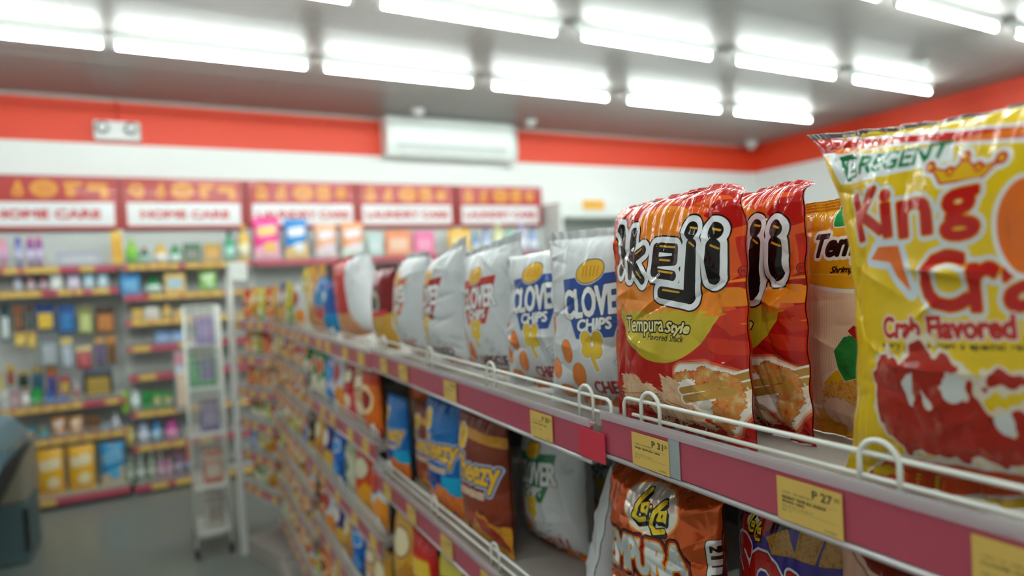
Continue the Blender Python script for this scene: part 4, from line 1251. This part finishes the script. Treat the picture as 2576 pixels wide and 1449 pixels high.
SHELF_EMPTY = {}
for k, ((sx, sy), a, L) in SECT.items():
    t = empty('gondola_bay', (sx, sy, 0), a)
    m = MB(); m.box(.485, .50, 0, L, .1, 1.39); m.build('back_panel', M_PANEL, t)
    for y in (.012, L - .012):
        m = MB(); m.box(.46, .50, y - .012, y + .012, 0, 1.40); m.build('upright', M_WHITE, t)
    m = MB(); m.box(-.03 if k < 5 else .0, .485, 0, L, 0, .10); m.build('base_deck', M_SHELF, t)
    for i, z in enumerate(SZ[k]):
        m = MB(); D = .013 if (k, i) == (1, 0) else .006
        m.box(.004, .484, .002, L - .002, -.018, 0); m.box(.0, .006, .002, L - .002, D - .052, D - .002)
        s = m.build('shelf', M_SHELF, t, (0, 0, z)); s.rotation_euler.x = TILT.get((k, i), 0)
        if TILT.get((k, i)):
            s.location.z = z - .006
        m = MB(); m.box(-.004, .0, .002, L - .002, D - .046, D - .004); m.build('price_rail', M_PINK, s)
        m = MB(); m.box(-.0062, -.0048, .002, L - .002, D - .006, D + .0035); m.tube([(-.0055, .002, D + .0035), (-.0055, L - .002, D + .0035)], .0012, 6); m.build('clear_lip', M_CLEAR, s)
        m = MB(); m.tube([(-.0035, .002, D - .050), (-.0035, L - .002, D - .050)], .003, 8); m.build('lower_bead', M_STEEL, s)
        if k == 2 and i == 0:
            m = MB(); m.box(-.0085, -.0070, -.032, .022, D - .044, D - .0075); q = m.build('strip_insert', M_REDSTRIP, s); q['label'] = 'bright red strip insert'
    if k == 5:
        m = MB(); m.box(-.03, .0, L - .02, L + .015, .0, 1.70); p = m.build('end_post', M_WHITE, t)
        m = MB(); m.box(-.02, .09, L - .03, L + .02, 1.66, 1.775, .006); m.build('card_holder', M_WHITE, p)
    tag(t, SECNAME[k], 'store shelf', 'bays of the snack gondola')


def zs_top(sec, y):
    return 1.4185 + (-.0055 + .012 * (y - .652) if sec == 2 else 0.0)


# wire fences along the shelf fronts
def fence(sec, z, y0, y1, loops, label, tilt=0.0, r=.0023):
    """y0..y1 along the bay; loops: middles of the hairpin loops"""
    p = W(sec, .0112, y0)
    t = empty('wire_fence', (p.x, p.y, z), SECT[sec][1]); t.rotation_euler = (tilt, 0, SECT[sec][1])
    L = y1 - y0
    m = MB()
    c = .008
    m.tube([(0, 0, .001), (0, 0, .034 - c), (0, .003, .034 - .002), (0, c, .034), (0, L - c, .034), (0, L - .003, .034 - .002), (0, L, .034 - c), (0, L, .001)], r, 8)
    m.build('top_rail', M_ROD, t)
    m = MB(); m.tube([(0, .016, .016), (0, L - .016, .016)], r, 8); m.build('lower_rail', M_ROD, t)
    for y in loops:
        y -= y0
        w = .0155
        pts = [(-.001, y - w, .001), (-.001, y - w, .030)] + [(-.001, y - w * math.cos(q), .030 + .0155 * math.sin(q)) for q in [i * math.pi / 10 for i in range(1, 10)]] + [(-.001, y + w, .030), (-.001, y + w, .001)]
        m = MB(); m.tube(pts, r, 8); m.build('loop', M_ROD, t)
    tag(t, label, 'wire fence', 'wire fences on the snack gondola')


fence(1, 1.418, .0, 1.024, [.36, .715, .976], 'white wire fence in front of the orange and yellow bags')
fence(2, 1.410, -.022, .99, [.03, .31, .60, .93], 'white wire fence in front of the silver chip bags', .012)
fence(2, 1.1005, .01, .99, [.05, .33, .62, .94], 'white wire fence below the blue and brown bags')
fence(1, 1.1055, .01, 1.04, [.05, .4, .72, 1.0], 'white wire fence before the orange and purple bags')
for k in (3, 4, 5):
    L = SECT[k][2]
    for i, z in enumerate(SZ[k]):
        fence(k, z + .0005, .01, L - .01, [.06, L / 2, L - .06], 'white wire fence on the %s shelf of the %s' % (ORD[i], NICK[k]), 0, .0019)

# ------------------------------------------------------------------ price tags on the gondola
def price_art(price, name1, name2, code, big=True):
    A = Art(.060, .0365, '#d9b65c')
    ink = '#4a4426'
    A.put(sd_txt('P ' + price, .004, .0255, .0215, .0322), (ink, .00035))
    A.put(sd_txt('00', .0232, .0283, .0280, .0318), (ink, .0001))
    A.put(sd_txt('210465 / 4801668810831', -.025, .0236, .003, .0253), (ink, .00005))
    A.put(U(sd_box(0, .0222, .026, .00012), sd_box(0, .0108, .026, .00012)), ink)
    A.put(sd_txt(name1, -.025, .0188, .016, .0211), (ink, .00022))
    if name2:
        A.put(sd_txt(name2, -.025, .0155, -.004, .0177), (ink, .00022))
    A.put(sd_txt('023-01-01-T-A-02-1f', -.025, .0120, .004, .0140), (ink, .00004))
    A.put(sd_txt('RH - 3', -.025, .0080, -.017, .0100), (ink, .00004))
    A.put(sd_txt(code, .014, .0020, .0245, .0042), (ink, .00004))
    return A


def tag_at(sec, y, z, me, label, scale=(1, 1, 1), rot=0.0):
    p = W(sec, -.0062, y)
    o = link('price_tag', me, None, (p.x, p.y, z - .0405)); o.rotation_euler = (rot, 0, -math.pi / 2 + SECT[sec][1]); o.scale = scale
    tag(o, label, 'price tag', 'price tags on the snack gondola')
    return o


def tag_mesh(n, *a, res=.0004):
    A = price_art(*a)
    return art_panel('price_tag', A, art_material('tag_print_' + n, A.base, A.layers, .6, .15, bump=0), .0008, res)


TG31 = tag_mesh('a', '31', 'OKEJI TEMPURA 100G', '', '010424')
TG27 = tag_mesh('b', '27', 'REGENT TEMPURA SHRIMP', 'SNAKS 100G', '010424')
TGX = tag_mesh('c', '30', 'CLOVER CHIPS 145G', '', '010424', res=.0008)
tag_at(1, .54 + .42, 1.4245, TG31, 'yellow price tag reading P 31 under the orange bag')
tag_at(1, .345 + .42, 1.4245, TG27, 'yellow price tag reading P 27 under the big crab bag')
tag_at(1, .195 + .42, 1.4245, TGX, 'yellow price tag cut by the picture edge, beyond the P 27 tag')
for y, l in ((.773, 'yellow price tag beside the bright red strip insert'), (1.109, 'yellow price tag under the red lettered silver bags'), (1.386, 'yellow price tag under the orange and maroon silver bags'),
             (1.537, 'yellow price tag at the far end of the silver chip rail')):
    tag_at(2, y - .652, 1.410 + .012 * (y - .652), TGX, l, (1, 1, 1), 0)
m = MB(); m.box(-.008, .008, -.0004, .0004, 0, .040); SLIP = m.mesh('paper_slip', mat('pale_grey_paper', '#9aa4a4', 0.6))
o = link('paper_slip', SLIP, None, (W(1, -.0052, .499 + .42).x, .503, 1.384)); o.rotation_euler = (0, 0, -math.pi / 2)
tag(o, 'blank pale grey slip behind the P 31 price tag', 'paper slip')
for j, y in enumerate((.98, 1.17, 1.38, 1.565)):
    tag_at(2, y - .652, 1.10, TGX, 'yellow price tag, %s from the crab snack bay on the rail below the blue bag' % ORD[j])
for k in (3, 4, 5):
    L = SECT[k][2]
    for i, z in enumerate(SZ[k]):
        n = {3: 5, 4: 6, 5: 3}[k]
        for j in range(n):
            y = L * (j + .5 + rng.uniform(-.22, .22)) / n
            o = link('price_tag', TAGM, None, W(k, -.0058, y, z - .020)); o.rotation_euler = (0, 0, -math.pi / 2 + SECT[k][1]); o.scale = (.062, 1, .036)
            tag(o, 'yellow price tag, %s along the %s rail of the %s' % (ORD[j], ORD[i], NICK[k]), 'price tag', 'price tags on the snack gondola')

# ------------------------------------------------------------------ the large bags
FILM = dict(rough=0.26, coat=0.6, bump=0.32, bscale=42, ink=0.9, spec=0.12)
A = art_okeji(); M1 = art_material('print_orange_snack', A.base, A.layers, **FILM)
bagA = bag_mesh('snack_bag', A, .062, M1, .0009, 11, creases=110, amp=.0036, ruffle=.0036, fold=.022, sag=.0, tip=.004, belly=.3, corner=.016, narrow=.22)
bagB = bag_mesh('snack_bag', A, .058, M1, .0010, 23, creases=110, amp=.0040, ruffle=.0040, fold=.022, sag=.002, tip=.004, belly=.3, corner=.012, narrow=.18)
place_bag('snack_bag', bagA, OK_L, OK_R, zs_top(1, 0), 'orange and red snack bag with black rounded lettering and yellow disc, whole front showing', 'orange and red snack bags', leanx=-.02)
place_bag('snack_bag', bagB, (.594, .618), (.548, .424), zs_top(1, 0), 'second orange and red snack bag, half hidden behind the first', 'orange and red snack bags', leanx=-.02)
A = art_tempura(); me = bag_mesh('snack_bag', A, .055, art_material('print_yellow_shrimp', A.base, A.layers, **FILM), .0010, 5, creases=40, amp=.0022, ruffle=.0022, belly=.25)
place_bag('snack_bag', me, TM_L, TM_R, zs_top(1, 0), 'yellow shrimp snack bag with striped middle, between orange and crab bags', leanx=-.03)
A = art_kingcrab(); me = bag_mesh('snack_bag', A, .085, art_material('print_crab', A.base, A.layers, **FILM), .0011, 31, creases=100, amp=.0042, ruffle=.0036, fold=.014, sag=.014, tip=-.012, belly=.1, pinch=.20, flare=.16)
place_bag('snack_bag', me, KC_L, KC_R, zs_top(1, 0), 'big yellow crab snack bag with a crown and red lettering', tilt=KC_T, leanx=-.02)
SILV = dict(rough=0.36, coat=0.35, bump=0.2, bscale=30, ink=0.9)
CL = {}
for key, (main, rim, kd, fl, fc) in {'blue': ('#1c4c9c', '#16305c', 'CHIPS', 'CHEESIER', '#a83838'), 'red': ('#c42c28', '#7a1c1c', 'CHIPS', 'BARBECUE', '#6a2428'),
                                     'maroon': ('#a82420', '#7a1c1c', 'CHIPS', 'SMOKED', '#6a4448'), 'orange': ('#d86a24', '#a8481c', 'CHIPS', 'SWEET', '#c07060'), 'green': ('#0f7a44', '#0c4a2c', 'CHIPS', 'CHILI', '#a83838')}.items():
    A = art_clover(main, rim, kd, fl, fc)
    CL[key] = (A, art_material('print_silver_' + key, A.base, A.layers, **SILV))


def clover(key, seed, L, R, sec, words, t=.115, grp='silver chip bags', z=None, res=.0016, **kw):
    A, M = CL[key]
    lean = kw.pop('leanx', 0); tl = kw.pop('tilt', 0)
    a = dict(creases=45, amp=.004, ruffle=.0035, belly=.2, pinch=.12)
    a.update(kw)
    me = bag_mesh('chip_bag', A, t, M, res, seed, **a)
    place_bag('chip_bag', me, L, R, z if z is not None else zs_top(sec, (L[1] + R[1]) / 2) + .002, words, grp, 'chip bag', tilt=tl, leanx=lean)


clover('blue', 41, (.482, .792), (.558, .630), 2, 'silver chip bag with blue banner beside the orange bag', t=.085, leanx=-.03)
clover('blue', 42, (.496, .965), (.560, .785), 2, 'crumpled silver chip bag with blue banner, second from the orange bag', t=.095, fold=.045, amp=.007, tip=.012, leanx=-.05)
clover('red', 43, (.515, 1.160), (.538, .980), 2, 'silver chip bag with bright red banner', t=.085, tip=.014, amp=.005)
clover('maroon', 44, (.526, 1.360), (.520, 1.174), 2, 'silver chip bag with maroon banner and broad blank side', t=.12, tip=.02, amp=.006)
clover('orange', 45, (.526, 1.570), (.520, 1.382), 2, 'silver chip bag with orange banner', t=.12, amp=.005)
clover('blue', 46, (.665, .905), (.700, .715), 2, 'silver chip bag standing behind the two blue bannered bags', t=.08, tip=-.012)

A = art_lala(); me = bag_mesh('snack_bag', A, .095, art_material('print_orange_tempura', A.base, A.layers, .22, .5, 0.6, .34, 38, 1.0, .4), .0011, 61, creases=110, amp=.0046, ruffle=.0036, belly=.1, fold=.02)
place_bag('snack_bag', me, LL_L, LL_R, ZS2, 'shiny copper orange snack bag on the second shelf')
A = art_squid(); me = bag_mesh('snack_bag', A, .07, art_material('print_purple_squid', A.base, A.layers, **FILM), .0011, 62, creases=50, amp=.003, belly=.1)
place_bag('snack_bag', me, SQ_L, SQ_R, ZS2, 'dark purple snack bag with large red lettering on the second shelf')
A = art_polka(); me = bag_mesh('snack_bag', A, .07, art_material('print_peach', A.base, A.layers, **FILM), .0014, 63, creases=30, amp=.0025, belly=.1)
place_bag('snack_bag', me, PK_L, PK_R, ZS2, 'peach snack bag with a dotted dark red arch')
clover('green', 47, (.590, 1.090), (.604, .902), 2, 'silver chip bag with green banner on the second shelf', t=.11, z=1.1015, tip=.02, amp=.006, leanx=-.02)
clover('green', 48, (.675, .822), (.502, .772), 2, 'silver chip bag turned to its blank back, beside the copper orange bag', t=.10, z=1.1025, amp=.006, leanx=-.28)
clover('green', 49, (.72, 1.09), (.76, .93), 2, 'silver chip bag behind the copper orange bag and the turned one', t=.07, z=1.1015, tip=.015)
CZ = {}
for key, a in {'blue': ('#0f6ab4', ['#c9501c', '#e8842c', '#d96a1c'], True, False), 'brown': ('#7a3018', ['#b8641c', '#e0a02c', '#c9802a'], False, True)}.items():
    A = art_cheezy(*a); CZ[key] = (A, art_material('print_corn_' + key, A.base, A.layers, .26, .3, bump=.2, bscale=40, ink=1, spec=.15))
for key, seed, y, x, words in (('brown', 51, 1.085, .492, 'brown corn snack bag with gold lettering beside the green bannered bag'), ('blue', 52, 1.27, .492, 'blue corn snack bag with gold lettering between two brown bags'),
                               ('brown', 53, 1.432, .515, 'brown corn snack bag between two blue bags'), ('blue', 54, 1.592, .487, 'blue corn snack bag at the end of the second shelf row')):
    A, M = CZ[key]
    me = bag_mesh('corn_snack_bag', A, .062, M, .0017, seed, creases=35, amp=.004, belly=.3)
    kk = place_bag('corn_snack_bag', me, (x, y + .095), (x + .01, y - .095), 1.1025, words, 'corn snack bags', 'snack bag')
    if seed > 52:
        kk.scale = (.92 if seed == 53 else .72, .85, .80)

# ------------------------------------------------------------------ smaller bags further along
G = {}
for n, (c, style, words) in {
    'gold': (('#d9a43a', '#c48428', '#f0e2b8', '#8a3a1c'), 0, 'gold'), 'navy': (('#1c3480', '#e0b23c', '#eef0f0', '#c42a1c'), 0, 'navy blue and yellow'), 'orange': (('#e8701c', '#c43a14', '#f4e0a8', '#a01c10'), 2, 'orange'),
    'green': (('#0f8a3a', '#e8e2c8', '#d9582c', '#f0f0e8'), 0, 'bright green'), 'lime': (('#d9c94a', '#7aa02c', '#f0ecc0', '#3c6a1c'), 1, 'yellow and lime'), 'red': (('#b8161c', '#d9485a', '#efe2c0', '#6a0c10'), 1, 'deep red'),
    'sky': (('#c8c8e4', '#1c86d4', '#3ca0e0', '#8a5ab0'), 3, 'sky blue and lilac'), 'white': (('#d9dcdc', '#e8942c', '#c43a2c', '#2a50a0'), 0, 'white and orange'), 'maroon': (('#7a1420', '#c9a23c', '#d9d0b4', '#2a1410'), 0, 'maroon and gold'),
    'tan': (('#d9b07a', '#b87a3c', '#f0e0c0', '#8a4a1c'), 1, 'tan'), 'black': (('#2a2422', '#c9a02c', '#e8d8a0', '#b8201c'), 0, 'black and gold'), 'peach': (('#e8a878', '#f0c8a0', '#c4301c', '#f4ece0'), 3, 'peach'),
    'blue': (('#1468c8', '#0f4aa0', '#3c9ae8', '#e8ecf4'), 1, 'shiny blue'), 'pale': (('#c8ccb0', '#a8b48c', '#e8ead8', '#6a8a4a'), 2, 'pale green white'), 'ember': (('#d8480f', '#e8a01c', '#e0d8b8', '#7a1c0c'), 0, 'flame orange'),
    'crimson': (('#c41a14', '#e8b02c', '#f0c83c', '#e0601c'), 1, 'crimson with yellow flames')}.items():
    A = art_generic(*c, style)
    G[n] = (bag_mesh('snack_bag', A, .06, art_material('small_print_' + n, A.base, A.layers, .28, .3, bump=.15, bscale=40, ink=1, spec=.15), .006, len(n) * 7 + style, creases=18, amp=.004, belly=.25), words)
TAKEN = set()


def row(sec, si, names, y0, y1, hgt, depth=.036, grp=None, where=None, jit=.012):
    n = len(names); z = SZ[sec][si] + .001
    for i, nm in enumerate(names):
        me, wd_ = G[nm]
        y = y1 + (y0 - y1) * (i + .5) / n        # names run from the far end to the near end
        pitch = abs(y1 - y0) / n
        o = link('snack_bag', me, None, W(sec, depth + rng.uniform(-.5, .5) * jit, y, z))
        o.rotation_euler = (rng.uniform(-.06, .04), rng.uniform(-.03, .03), -math.pi / 2 + SECT[sec][1] + rng.uniform(-.12, .12))
        s = hgt / .19
        o.location.z += abs(o.rotation_euler.y) * .075 + .0015
        o.scale = (min(1.25, pitch / .148), .85 if pitch > .1 else .75, s * rng.uniform(.93, 1.0))
        same = [j for j, q in enumerate(names) if q == nm]
        lab = '%s snack bag on the %s shelf of the %s' % (wd_, ORD[si], where or NICK[sec])
        if len(same) > 1:
            lab = '%s %s bag on the %s shelf of the %s' % (ORD[same.index(i)], wd_, ORD[si], where or NICK[sec])
        elif lab in TAKEN:
            lab += ', behind'
        TAKEN.add(lab)
        tag(o, lab, 'snack bag', grp or 'small snack bags in the %s' % NICK[sec])


L3 = SECT[3][2]
row(3, 1, ['green', 'green', 'sky', 'white', 'red', 'tan', 'orange'], .04, L3 - .02, .205)
row(3, 2, ['gold', 'navy', 'blue', 'pale', 'ember', 'white'], .03, L3 - .02, .20)
row(3, 3, ['orange', 'white', 'navy', 'gold', 'blue', 'tan', 'gold'], .03, L3 - .02, .19)
row(3, 4, ['orange', 'gold', 'black', 'lime', 'gold', 'pale'], .03, L3 - .02, .20)
row(2, 2, ['gold', 'crimson', 'lime', 'crimson', 'ember', 'gold'], .05, .98, .22)
L4 = SECT[4][2]
row(4, 1, ['lime', 'gold', 'navy', 'orange', 'black', 'peach', 'white', 'green'], .03, L4 - .02, .14)
row(4, 2, ['orange', 'gold', 'black', 'peach', 'white', 'red', 'gold', 'tan'], .03, L4 - .02, .125)
row(4, 3, ['gold', 'green', 'navy', 'black', 'lime', 'gold', 'blue', 'black'], .03, L4 - .02, .125)
row(4, 4, ['lime', 'gold', 'orange', 'tan', 'gold', 'black', 'peach', 'white'], .03, L4 - .02, .13)
row(4, 5, ['gold', 'tan', 'peach', 'navy', 'gold', 'orange', 'black', 'gold'], .03, L4 - .02, .135)
row(4, 6, ['pale', 'tan', 'gold', 'black', 'peach', 'gold', 'white', 'lime'], .03, L4 - .02, .14)
L5 = SECT[5][2]
row(5, 1, ['peach', 'lime', 'orange', 'white'], .03, L5 - .04, .155, depth=.055)
row(5, 2, ['orange', 'gold', 'peach', 'tan'], .03, L5 - .04, .145, depth=.055)
row(5, 3, ['green', 'green', 'lime', 'white'], .03, L5 - .04, .145, depth=.055)
row(5, 4, ['sky', 'lime', 'gold', 'orange'], .03, L5 - .04, .145, depth=.055)
row(5, 5, ['green', 'pale', 'gold', 'gold'], .03, L5 - .04, .155, depth=.055)
# top shelf of the far bays
row(5, 0, ['orange', 'gold', 'lime', 'orange'], .03, L5 - .04, .20, depth=.055)
row(4, 0, ['gold', 'gold', 'navy', 'gold', 'lime', 'pale', 'white'], .15, L4 - .02, .22)
row(4, 0, ['lime', 'gold', 'tan', 'gold', 'black', 'pale'], .15, L4 - .02, .30, depth=.20, where='tightly shelved bay, back row')


def one(nm, sec, y, x, z, label, s=(1, 1, 1), tilt=0, leanx=0, rz=0, grp=None):
    o = link('snack_bag', G[nm][0], None, W(sec, x, y, z))
    o.rotation_euler = (leanx, tilt, -math.pi / 2 + SECT[sec][1] + rz); o.scale = s
    tag(o, label, 'snack bag', grp)


GR3 = 'leaning bags on the top shelf'
for nm, (c, style) in {'scarlet': (('#c8201c', '#c0c4c8', '#d83c2c', '#8a1410'), 2), 'ring': (('#8a1c20', '#c99a34', '#a8a08c', '#3c1814'), 0), 'sea': (('#b07c90', '#c8301c', '#1c84c4', '#e8d8e0'), 0)}.items():
    pass
Aq = Art(.19, .27, '#d4d8dc'); Aq.put(sd_poly([(-.1, .28), (.012, .28), (.022, .0), (-.1, 0)]), '#c8241c'); Aq.put(ROUGH(sd_poly([(-.1, .09), (.02, .075), (.05, .0), (-.1, 0)]), .004, 100, 3), '#e0a070'); Aq.put(sd_ell(-.05, .17, .03, .02), '#e84c34')
me = bag_mesh('snack_bag', Aq, .12, art_material('print_scarlet', Aq.base, Aq.layers, **SILV), .004, 71, creases=30, amp=.005)
place_bag('snack_bag', me, (.495, 2.17), (.585, 2.00), 1.416, 'tall red and silver snack bag leaning away along the top shelf', GR3, tilt=-.16)
Aq = Art(.16, .235, '#7e161c'); Aq.put(sd_poly([(-.1, .11), (.1, .10), (.1, 0), (-.1, 0)]), '#c99a34'); Aq.put(sd_ell(0, .13, .034, .034), '#b8b09c', ('#3c1c18', -.014)); Aq.put(sd_box(0, .098, .06, .008, 0, .1), '#d8343c'); Aq.put(sd_box(-.02, .20, .035, .018), '#c8a8b4')
me = bag_mesh('snack_bag', Aq, .08, art_material('print_ring', Aq.base, Aq.layers, **FILM), .004, 72, creases=20, amp=.003)
place_bag('snack_bag', me, (.53, 1.86), (.54, 1.70), 1.416, 'maroon and gold snack bag with a pale ring on the top shelf', GR3)
Aq = Art(.17, .22, '#b06a74'); Aq.put(sd_poly([(-.03, .23), (.1, .23), (.1, .10), (.0, .11)]), '#1c84c8', ); Aq.put(ROUGH(sd_poly([(-.1, .08), (.1, .09), (.1, 0), (-.1, 0)]), .004, 110, 2), '#c8342c'); Aq.put(sd_poly([(-.02, .07), (.06, .05), (.06, 0), (-.04, 0)]), '#e8a060'); Aq.put(sd_ell(.03, .17, .012, .014), '#a8d0e8'); Aq.put(sd_box(-.05, .10, .03, .02), '#b898b8')
ms = art_material('print_mauve', Aq.base, Aq.layers, **FILM)
me = bag_mesh('snack_bag', Aq, .08, ms, .004, 73, creases=20, amp=.003)
place_bag('snack_bag', me, (.52, 2.68), (.53, 2.51), 1.416, 'mauve, blue and red snack bag on the top shelf', GR3, tilt=-.05)
Aq = Art(.15, .20, '#2458a8'); Aq.put(sd_poly([(-.1, .08), (.1, .07), (.1, 0), (-.1, 0)]), '#0a8ac8'); Aq.put(sd_ell(0.0, .14, .04, .03), '#3c9cd8', ('#d0e0f0', -.014)); Aq.put(sd_box(-.02, .085, .03, .012), '#b8282c')
me = bag_mesh('snack_bag', Aq, .07, art_material('print_bluemid', Aq.base, Aq.layers, **FILM), .004, 74, creases=20, amp=.003)
place_bag('snack_bag', me, (.50, 2.41), (.51, 2.27), 1.416, 'blue snack bag leaning beside the tall red one', GR3, tilt=-.14)
one('gold', 4, .07, .07, 1.416, 'gold snack bag beside the mauve and blue bag on the top shelf', (1, .9, 1.1), grp=GR3)
# bags lying on top of the corn snacks
Aq = Art(.17, .13, '#a8241c'); Aq.put(sd_poly([(-.1, .05), (.1, .03), (.1, 0), (-.1, 0)]), '#d8b42c'); Aq.put(sd_ell(-.02, .07, .06, .025, .1), '#e0c060')
me = bag_mesh('snack_bag', Aq, .05, art_material('print_lying', Aq.base, Aq.layers, **FILM), .004, 75, creases=16, amp=.003)
place_bag('snack_bag', me, (.575, 1.52), (.585, 1.35), 1.225, 'red and yellow snack bag showing above the brown corn snack bag', None, leanx=-.25)
Aq = Art(.12, .262, '#e8702c'); Aq.put(sd_box(0, .14, .04, .05, .01), '#f0dcb0'); Aq.put(sd_ell(0, .22, .03, .014), '#d8501c')
me = bag_mesh('snack_bag', Aq, .05, art_material('print_bright', Aq.base, Aq.layers, **FILM), .004, 76, creases=16, amp=.003)
place_bag('snack_bag', me, (.552, 1.652), (.557, 1.535), 1.1025, 'bright orange snack bag with a cream panel above the blue corn bag', None)

# ------------------------------------------------------------------ mesh stand at the end of the gondola
t = empty('mesh_stand', (.0, 4.28, 0))
XA, XB, YA2, YB2, HT = .035, .225, 0.0, .36, 1.52
for x, y in ((XA, YA2), (XB, YA2), (XA, YB2), (XB, YB2)):
    m = MB(); m.tube([(x, y, .075), (x, y, HT)], .008, 8); m.build('post', M_ROD, t)
    m = MB(); m.lathe([(.004, -.012), (.03, -.012), (.034, 0), (.03, .012), (.004, .012)], 14); c_ = m.build('caster', M_DARK, t, (x, y, .034), (0, math.pi / 2, 0))
    m = MB(); m.box(x - .006, x + .006, y - .014, y + .014, .03, .085); m.build('caster_fork', M_STEEL, t)


def mesh_panel(pa, pb, nm):
    m = MB(); pa = Vector(pa); pb = Vector(pb)
    for i in range(1, 5):
        q = pa.lerp(pb, i / 5); m.tube([(q.x, q.y, .12), (q.x, q.y, HT)], .0022, 6)
    for i in range(36):
        z = .12 + (HT - .12) * i / 35
        m.tube([(pa.x, pa.y, z), (pb.x, pb.y, z)], .0026, 6)
    m.build(nm, M_ROD, t)


mesh_panel((XA, YA2), (XB, YA2), 'front_mesh'); mesh_panel((XA, YA2), (XA, YB2), 'side_mesh'); mesh_panel((XA, YB2), (XB, YB2), 'rear_mesh')
for z in (.14, .42, .74, 1.02, 1.28):
    m = MB(); m.box(XA, XB, YA2, YB2, z - .006, z); m.build('shelf_plate', M_WHITE, t)
tag(t, 'tall narrow white wire mesh stand on casters at the gondola end', 'display stand')
for z, c1, c2, w1 in ((1.28, '#6a4c9c', '#8a6cb0', 'purple carton on the top plate of the mesh stand'), (1.02, '#3a9a6a', '#7a64a4', 'green carton with purple front in the mesh stand'),
                      (.74, '#5c4c8c', '#9c8ab8', 'dull purple carton halfway down the mesh stand'), (.42, '#c85c34', '#d8c8b8', 'orange carton low in the mesh stand'), (.14, '#c0b8b0', '#9c8c84', 'pale carton on the lowest plate of the mesh stand')):
    o = goods('box', .11, .17 if z > .2 else .2, .2, c1, c2, c2, 'carton_box'); o.location = (.15, 4.46, z + .001)
    tag(o, w1, 'box', 'cartons in the mesh stand')
o = goods('box', .045, .19, .2, '#1f9a5a', '#2fa868', '#3cb478', 'carton_box'); o.location = (.070, 4.46, 1.021)
tag(o, 'slim green carton on the aisle side of the mesh stand', 'box', 'cartons in the mesh stand')

# ------------------------------------------------------------------ freezer at the frame edge
t = empty('chest_freezer', (-.86, 4.25, 0)); t.scale = (1, 1, .94)
M_HOOD = mat('blue_grey_hood', '#5c7c88', 0.3, coat=0.5)
prof = [(-1.2, 1.02), (-.20, 1.005), (-.13, .995), (-.085, .965), (-.05, .91), (-.028, .86), (-.03, .80), (-.17, .50), (-.36, .12), (-1.2, .12)]
m = MB(); m.prism([(x + .05, z) for x, z in prof], 'y', -.06, .55); m.build('hood', M_HOOD, t)
m = MB(); m.prism([(.022, .80), (.038, .80), (-.108, .485), (-.295, .11), (-.32, .11), (-.125, .49)], 'y', -.07, .56); m.build('gasket', M_DARK, t)
m = MB(); m.prism([(-.62, .74), (-.42, .92), (-.22, .92), (-.22, .80), (-.50, .50)], 'y', -.064, -.058); m.build('side_window', mat('tinted_glass', '#31464e', 0.12, coat=0.8), t)
m = MB(); m.box(-1.2, -.012, .58, .98, .40, .80, .02); m.build('cabinet', mat('freezer_beige', '#8c8676', 0.5), t)
m = MB(); m.box(-1.2, -.012, .58, .98, .0, .40, .02); m.build('plinth', mat('freezer_teal_grey', '#4c6466', 0.5), t)
m = MB(); m.box(-.03, -.006, .575, .60, .08, .36); m.build('corner_guard', M_DARK, t)
tag(t, 'blue grey freezer with a slanted rounded hood beside the aisle', 'freezer')

for l, v in LABELS.items():
    if len(v) > 1:
        print('SAME LABEL', l, len(v))
    if not 4 <= len(l.replace(',', '').split()) <= 16:
        print('LENGTH', len(l.split()), l)
